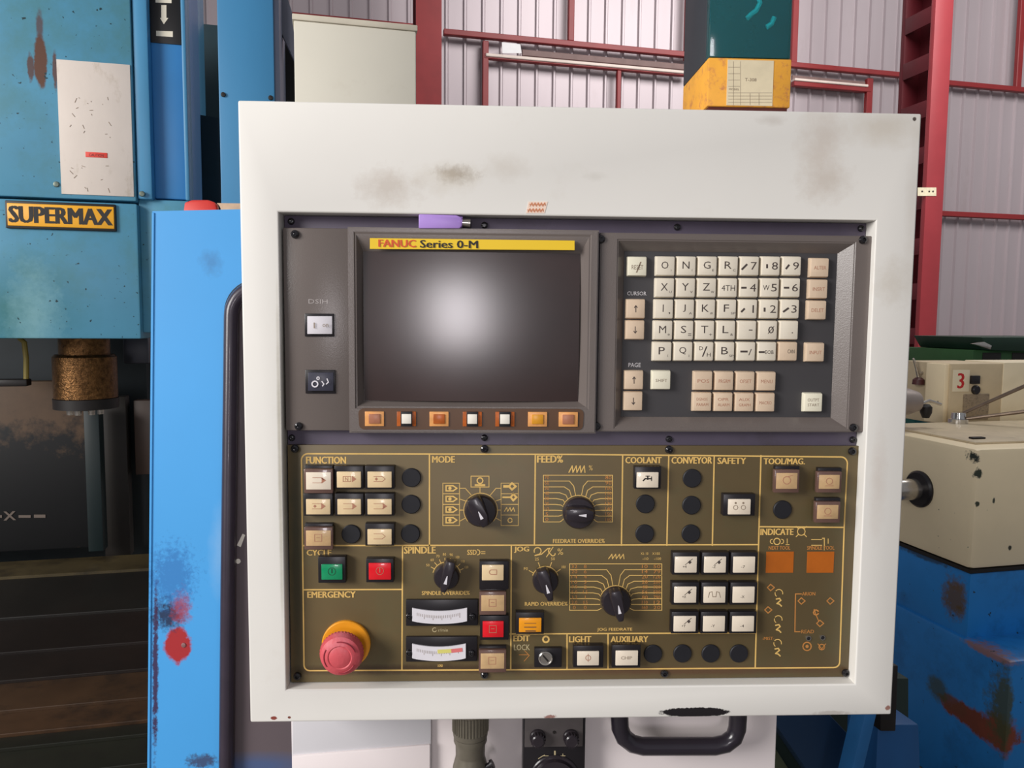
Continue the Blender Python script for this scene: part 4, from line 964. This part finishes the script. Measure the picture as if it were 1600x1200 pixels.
# telescopic way cover: slats stepping towards the viewer
edges = [(868,2.12),(895,2.0),(958,1.86),(1011,1.72),(1054,1.6),(1100,1.5),(1136,1.42),(1158,1.36),(1205,1.28),(1300,1.2)]
cols = [(70,60,38),(22,20,17),(26,19,16),(28,20,16),(60,42,27),(64,44,28),(26,27,19),(30,30,22),(34,34,26)]
ub = uz(380, 1000, 2.1)[0]
for i in range(len(edges)-1):
    (ya, va), (yb2, vb) = edges[i], edges[i+1]
    zA, zB = VP(va).at(115, ya).z, VP(vb).at(115, yb2).z
    bm = NB(); ua = -2.2
    q = [hpt(ua,vb,zB), hpt(ub,vb,zB), hpt(ub,va,zA-.006), hpt(ua,va,zA-.006)]
    hexa(bm, q, [p_-Z*.012 for p_ in q], .001, 1)
    obj('cover_slat', bm, mat('oily_slat', cols[i], .42, var=.25, vs=7, dirt=((24,19,16), .6, 9, .48)), mm)
bm = NB(); hbox(bm, -1.95, -.6, 1.2, 2.3, 0, .60, .01); obj('machine_base', bm, mat('base_blue', (24,34,44), .5, var=.15), mm)
bm = NB(); hbox(bm, -1.9, -.5, 2.3, 2.8, 0, 2.6, .01); obj('column_body', bm, mat('column_dark', (26,34,38), .5, var=.2), mm)
# upright blue panel + grey frame right of it
t = empty('blue_duct', hpt(-.4, 1.6, 0), 'flat blue upright sheet metal duct rising behind the cabinet corner', 'duct')
obj('front_sheet', hpbox((342,-120,429,420), 1.5, .12, .002), mat('duct_blue', (64,132,178), .42, var=.05, vs=5, stretch=(1,1,.3)), t)
obj('side_edge', hpbox((429,-120,438,420), 1.51, .2, .001), mat('grey_lilac_edge', (120,126,146), .5, var=.05), t)
for x, y in ((349,148),(423,153)):
    bm = NB(); revolve(bm, VP(1.5).at(x, y), -V, [(0,.0045),(.003,.004),(.004,0)], 10); obj('bolt', bm, m_blk_ink, t)
bm = NB(); poly(bm, [(437,-60),(437,45),(460,95),(460,30),(442,-25)], VP(1.6), .02, .001); obj('gusset_brace', bm, mat('grey_lilac_brace', (128,130,144), .5), t)
bm = NB(); poly(bm, [(436,38),(436,260),(470,260),(470,110)], VP(1.7), .02); obj('gap_shade_panel', bm, m_dark, t)  # dark sheet stands in for the shade of the black gap

# ================================================================== LATHE (right)
VF = 1.95
LV = VP(VF); uc, _ = uz(1522, 790, VF); LU = UPL(uc); kL = VF/1200
m_lcream = mat('cream_lathe_paint', (240,222,186), .45, var=.04, vs=4, speck=((60,66,54), 45, .74), blobs=[
    B(1521,716,15,13,(38,44,38),.15,2.6,60,1,LV,kL), B(1502,710,16,8,(38,44,38),.15,2.6,60,1,LV,kL), B(1529,740,7,9,(50,56,44),.2,2.4,70,1,LV,kL), B(1553,782,3,6,(70,72,60),.2,2.4,70,1,LV,kL), B(1528,788,4,5,(60,64,52),.2,2.4,70,1,LV,kL), B(1520,812,3,4,(60,64,52),.2,2.4,70,1,LV,kL), B(1440,692,14,4,(50,50,44),.2,1.6,50,1,LV,kL), B(1436,686,10,3,(50,50,44),.2,1.6,50,1,LV,kL),
    B(1578,856,4,5,(66,66,56),.2,1,50,1,LV,kL), B(1508,877,5,4,(40,36,34),.2,1,50,1,LV,kL)])
m_lblue = mat('strong_blue_lathe_paint', (34,128,204), .38, var=.08, vs=4, speck=((30,50,60), 40, .72), dirt=((22,84,140), .5, 5, .5), blobs=[
    B(1530,1130,60,22,(120,60,44),.15,1.6,22,1,LU,kL), B(1568,1150,22,34,(128,64,46),.2,1.6,22,1,LU,kL), B(1490,1100,20,16,(110,62,44),.2,1.8,30,.9,LU,kL), B(1497,952,6,8,(56,60,30),.2,1.2,40,.9,LU,kL), B(1496,920,6,12,(120,72,50),.3,1.6,40,.7,LU,kL), B(1500,940,7,40,(96,74,44),.3,1.8,60,.9,LU,kL), B(1545,1020,36,7,(150,100,70),.3,2.0,60,.8,LU,kL), B(1572,1110,9,70,(70,78,52),.3,2.2,50,.9,LU,kL), B(1440,870,40,6,(30,50,70),.3,2,60,.8,LU,kL), B(1465,1075,10,22,(64,72,40),.3,1.6,40,.8,LU,kL),
    B(1590,1130,10,60,(120,64,46),.3,1.6,30,.9,VP(1.7),kL), B(1583,1035,9,5,(170,110,90),.3,1.6,50,.9,VP(1.7),kL)])
lt = empty('lathe', hpt(uc+.4, VF+.4, 0), 'cream and blue lathe headstock with chipped paint at the right edge', 'lathe')
_, zt1 = uz(1560, 700, VF); _, zb1 = uz(1560, 888, VF)
vb_ = VF+.56
bm = NB(); hbox(bm, uc, uc+.9, VF, vb_, zb1, zt1, .018); obj('headstock', bm, m_lcream, lt)
bm = NB(); hbox(bm, uc+.004, uc+.9, VF+.004, vb_, zb1-.012, zb1, 0); obj('joint_gap', bm, m_blk_ink, lt)
_, zl = uz(1560, 993, VF)
bm = NB(); hbox(bm, uc+.008, uc+.9, VF+.006, vb_, zl-.1, zb1-.012, .012); obj('upper_base', bm, m_lblue, lt)
ql = LU.at(1580, 1042)-O; vN = ql.dot(V); zN = (ql.z+zl)/2
bm = NB(); hbox(bm, uc-.004, uc+1.2, vN, vb_, 0, zl, .014); obj('lower_base', bm, m_lblue, lt)
# spindle bore on left face
c_ = LU.at(1437,764); bm = NB(); revolve(bm, c_, -U, [(0,.062),(.006,.062),(.012,.056),(.012,.05)], 32); obj('bearing_ring', bm, m_black, lt)
c_ = LU.at(1434,764); bm = NB(); revolve(bm, c_, -U, [(0,.036),(.09,.036),(.095,.033),(.095,.024),(.03,.022),(.03,0)], 28); obj('spindle_tube', bm, m_metal, lt)
# top cover plate of headstock
bm = NB(); hbox(bm, uc+.06, uc+.85, VF+.07, vb_-.05, zt1, zt1+.008, .003); obj('top_plate', bm, mat('worn_cream_top', (196,180,152), .45, var=.1, vs=12, dirt=((90,80,66), .6, 14, .58), stretch=(1,1,1)), lt)
bm = NB(); hbox(bm, uc+.10, uc+.15, VF+.12, VF+.14, zt1+.008, zt1+.014, .002); obj('cast_badge', bm, m_dark, lt)
# lever hub
zt2 = zt1+.008
hc = ZP(zt2).at(1497,661); bm = NB(); revolve(bm, hc, Z, [(0,.034),(.016,.034),(.018,.026),(.04,.024),(.042,.02),(.042,0)], 28)
lv = obj('lever_hub', bm, mat('chrome_lever', (206,204,202), .15, metal=1, var=.05)); tag(lv, 'chrome lever hub with two long rods on top of the cream lathe', 'lever')
m_rod = mat('dull_brown_steel_rod', (120,104,90), .35, metal=.7, var=.15, vs=30)
D_ = (hc-CAM).length
va_ = (hc-O).dot(V); p0 = hc+Z*.03
p1 = VP(va_-.15).at(1640,586); p2 = VP(va_-.2).at(1640,638)
bm = NB(); tube(bm, [p0, p1], [.006,.0075], 10); obj('lever_rod', bm, m_rod, lv)
bm = NB(); tube(bm, [hc+Z*.012, p2], [.006,.0075], 10); obj('lever_rod', bm, m_rod, lv)
# number 3 box
VB = 2.55
def B2(px, v, th, r=0): return hpbox(px, v, th, r)
m_cb = mat('darker_cream_box', (198,180,148), .5, var=.06, vs=10)  # darker cream than the side case
u3, _ = uz(1566, 610, VB)
nb = empty('numbered_box', hpt(u3, VB+.1, .8), 'cream switch box marked with a red 3 behind the lathe', 'switch box')
obj('front_case', B2((1484,568,1566,664), VB, .25, .004), m_cb, nb)
obj('left_flap', B2((1475,569,1482.5,662), VB+.01, .1, .002), m_lcream, nb)
obj('side_case', B2((1566,566,1700,668), VB-.004, .2, .004), mat('lighter_cream_case', (224,210,180), .5, var=.03), nb)  # lighter cream than the front case
bm = B2((1489,578,1515,612), VB-.003, .003, .0008); pt_ = obj('number_plate', bm, mat('cream_number_plate', (224,212,184), .5, var=.03), nb)
bm = NB(); text(bm, '3', 1496,583,1507,607, VP(VB-.003), bold=.03); obj('red_number', bm, mat('number_red', (190,36,40), .5, var=0), pt_, False, recalc=False)
obj('black_switch', B2((1519,587,1532,600), VB-.012, .012, .002), m_black, nb)
bm = NB(); c_ = VP(VB).at(1523,609); revolve(bm, c_, -V, [(0,.018),(.01,.018),(.014,.014),(.014,0)], 18); obj('selector_knob', bm, m_black, nb)
obj('greasy_plate', B2((1505,616,1545,656), VB-.003, .003, .001), mat('greasy_plate', (150,132,108), .4, var=.35, vs=60, dirt=((60,52,44), .8, 60, .5)), nb)
bm = NB(); hbox(bm, u3-.2, u3+.3, VB+.02, VB+.25, .0, .95, .01); obj('pedestal', bm, m_lblue, nb)
# tailstock-ish cylinder and levers
tb = empty('grey_drum', VP(2.3).at(1410,655), 'dull grey metal drum lying behind the cabinet edge, left of lathe', 'drum')
bm = NB(); a_ = VP(2.35).at(1385,628); revolve(bm, a_, U, [(0,.048),(.085,.048),(.125,.036),(.128,0)], 28); obj('drum_body', bm, mat('dull_grey_steel', (150,138,132), .45, metal=.4, var=.1), tb)
bm = NB(); b_ = VP(2.35).at(1447,640); revolve(bm, b_, Z, [(-.03,.012),(-.01,.02),(.01,.02),(.02,.01)], 14); obj('drum_fitting', bm, m_dark, tb)
bm = NB(); tube(bm, [VP(2.33).at(1436,632), VP(2.33).at(1452,626), VP(2.33).at(1470,632)], .006, 8); obj('fitting_rod', bm, m_metal, tb)
t = empty('teal_machine', VP(3.2).at(1460,660), 'dark teal machine part between the cabinet edge and numbered box', 'machine')
obj('teal_casting', B2((1430,598,1480,670), 3.0, .3, .01), mat('dark_teal_paint', (36,92,88), .45, var=.1), t)
obj('teal_table', B2((1400,596,1475,606), 2.9, .3, .003), mat('teal_table', (50,104,96), .45, var=.1), t)
obj('white_strip', B2((1440,612,1472,617), 2.8, .1, .002), m_lensw, t)
bm = NB(); tube(bm, [VP(2.85).at(1463,633), VP(2.85).at(1455,642), VP(2.85).at(1466,652)], .012, 10); obj('steel_knuckle', bm, mat('grey_knuckle', (120,126,130), .35, metal=.6, var=.2), t)
hl = empty('clamp_handle', VP(2.7).at(1435,600), 'shiny bent steel clamp lever in front of the raspberry column', 'lever')
bm = NB(); tube(bm, [VP(2.7).at(x, y) for x, y in ((1436,592),(1432,575),(1427,560))], [.008,.006,.004], 10); obj('lever_arm', bm, m_metal, hl)
bm = NB(); tube(bm, [VP(2.7).at(x, y) for x, y in ((1434,585),(1446,581),(1459,579))], [.007,.006,.007], 10); obj('lever_arm', bm, m_metal, hl)
bm = NB(); revolve(bm, VP(2.7).at(1435,596), Z, [(-.012,.024),(.008,.022),(.016,.012),(.016,0)], 16); obj('lever_base', bm, mat('dark_red_brown', (80,40,40), .5), hl)
t = empty('green_machine', VP(3.6).at(1570,568), 'dark green machine top visible above the numbered cream box', 'machine')
obj('green_housing', B2((1519,547,1700,600), 3.5, .5, .004), mat('dark_green_paint', (44,84,44), .5, var=.1), t)
obj('dark_opening', B2((1536,551,1564,566), 3.495, .01, .001), m_blk_ink, t)
obj('dark_opening', B2((1582,551,1640,566), 3.495, .01, .001), m_blk_ink, t)
bm = NB(); poly(bm, [(1545,547),(1700,552),(1700,527),(1534,527)], VP(3.45), .5, .004); obj('green_top', bm, mat('blackish_green_paint', (26,50,38), .5, var=.1), t)
bm = NB(); poly(bm, [(1520,537),(1548,546),(1550,540),(1538,534)], VP(3.44), .02, .002); obj('silver_corner', bm, m_metal, t)
# ------------------------------------------------ blue frame below right
m_fb = mat('deep_blue_frame', (26,84,140), .5, var=.1, vs=4); m_fb2 = mat('navy_frame', (20,48,78), .5, var=.1, vs=4); m_ol = mat('dark_olive_plate', (66,72,52), .6, var=.12, vs=6)
t = empty('braced_stand', hpt(.6, 1.2, .0), 'blue braced machine frame seen below the cabinet lower right corner', 'machine frame')
bm = NB(); poly(bm, [(1360,1400),(1445,1400),(1436,1132),(1372,1132)], VP(1.35), .1, .004); obj('front_leg', bm, m_fb, t)
bm = NB(); poly(bm, [(1318,1260),(1336,1260),(1374,1100),(1356,1100)], VP(1.3), .04, .003); obj('diagonal_brace', bm, mat('mid_blue_brace', (34,104,164), .5), t)
bm = NB(); poly(bm, [(1190,1100),(1290,1110),(1390,1215),(1390,1290),(1320,1290)], VP(1.45), .05, .003); obj('cross_brace', bm, m_fb2, t)
bm = NB(); poly(bm, [(1180,1400),(1360,1400),(1180,1120)], VP(1.5), .05, .003); obj('olive_plate', bm, m_ol, t)
bm = NB(); poly(bm, [(1180,1400),(1420,1400),(1420,1060),(1180,1060)], VP(1.62), .05, .003); obj('back_plate', bm, mat('blackish_green_plate', (30,48,44), .6, var=.1), t)
bm = NB(); poly(bm, [(1376,1143),(1400,1143),(1404,1040),(1376,1040)], VP(1.34), .05, .003); obj('black_bracket', bm, m_dark, t)
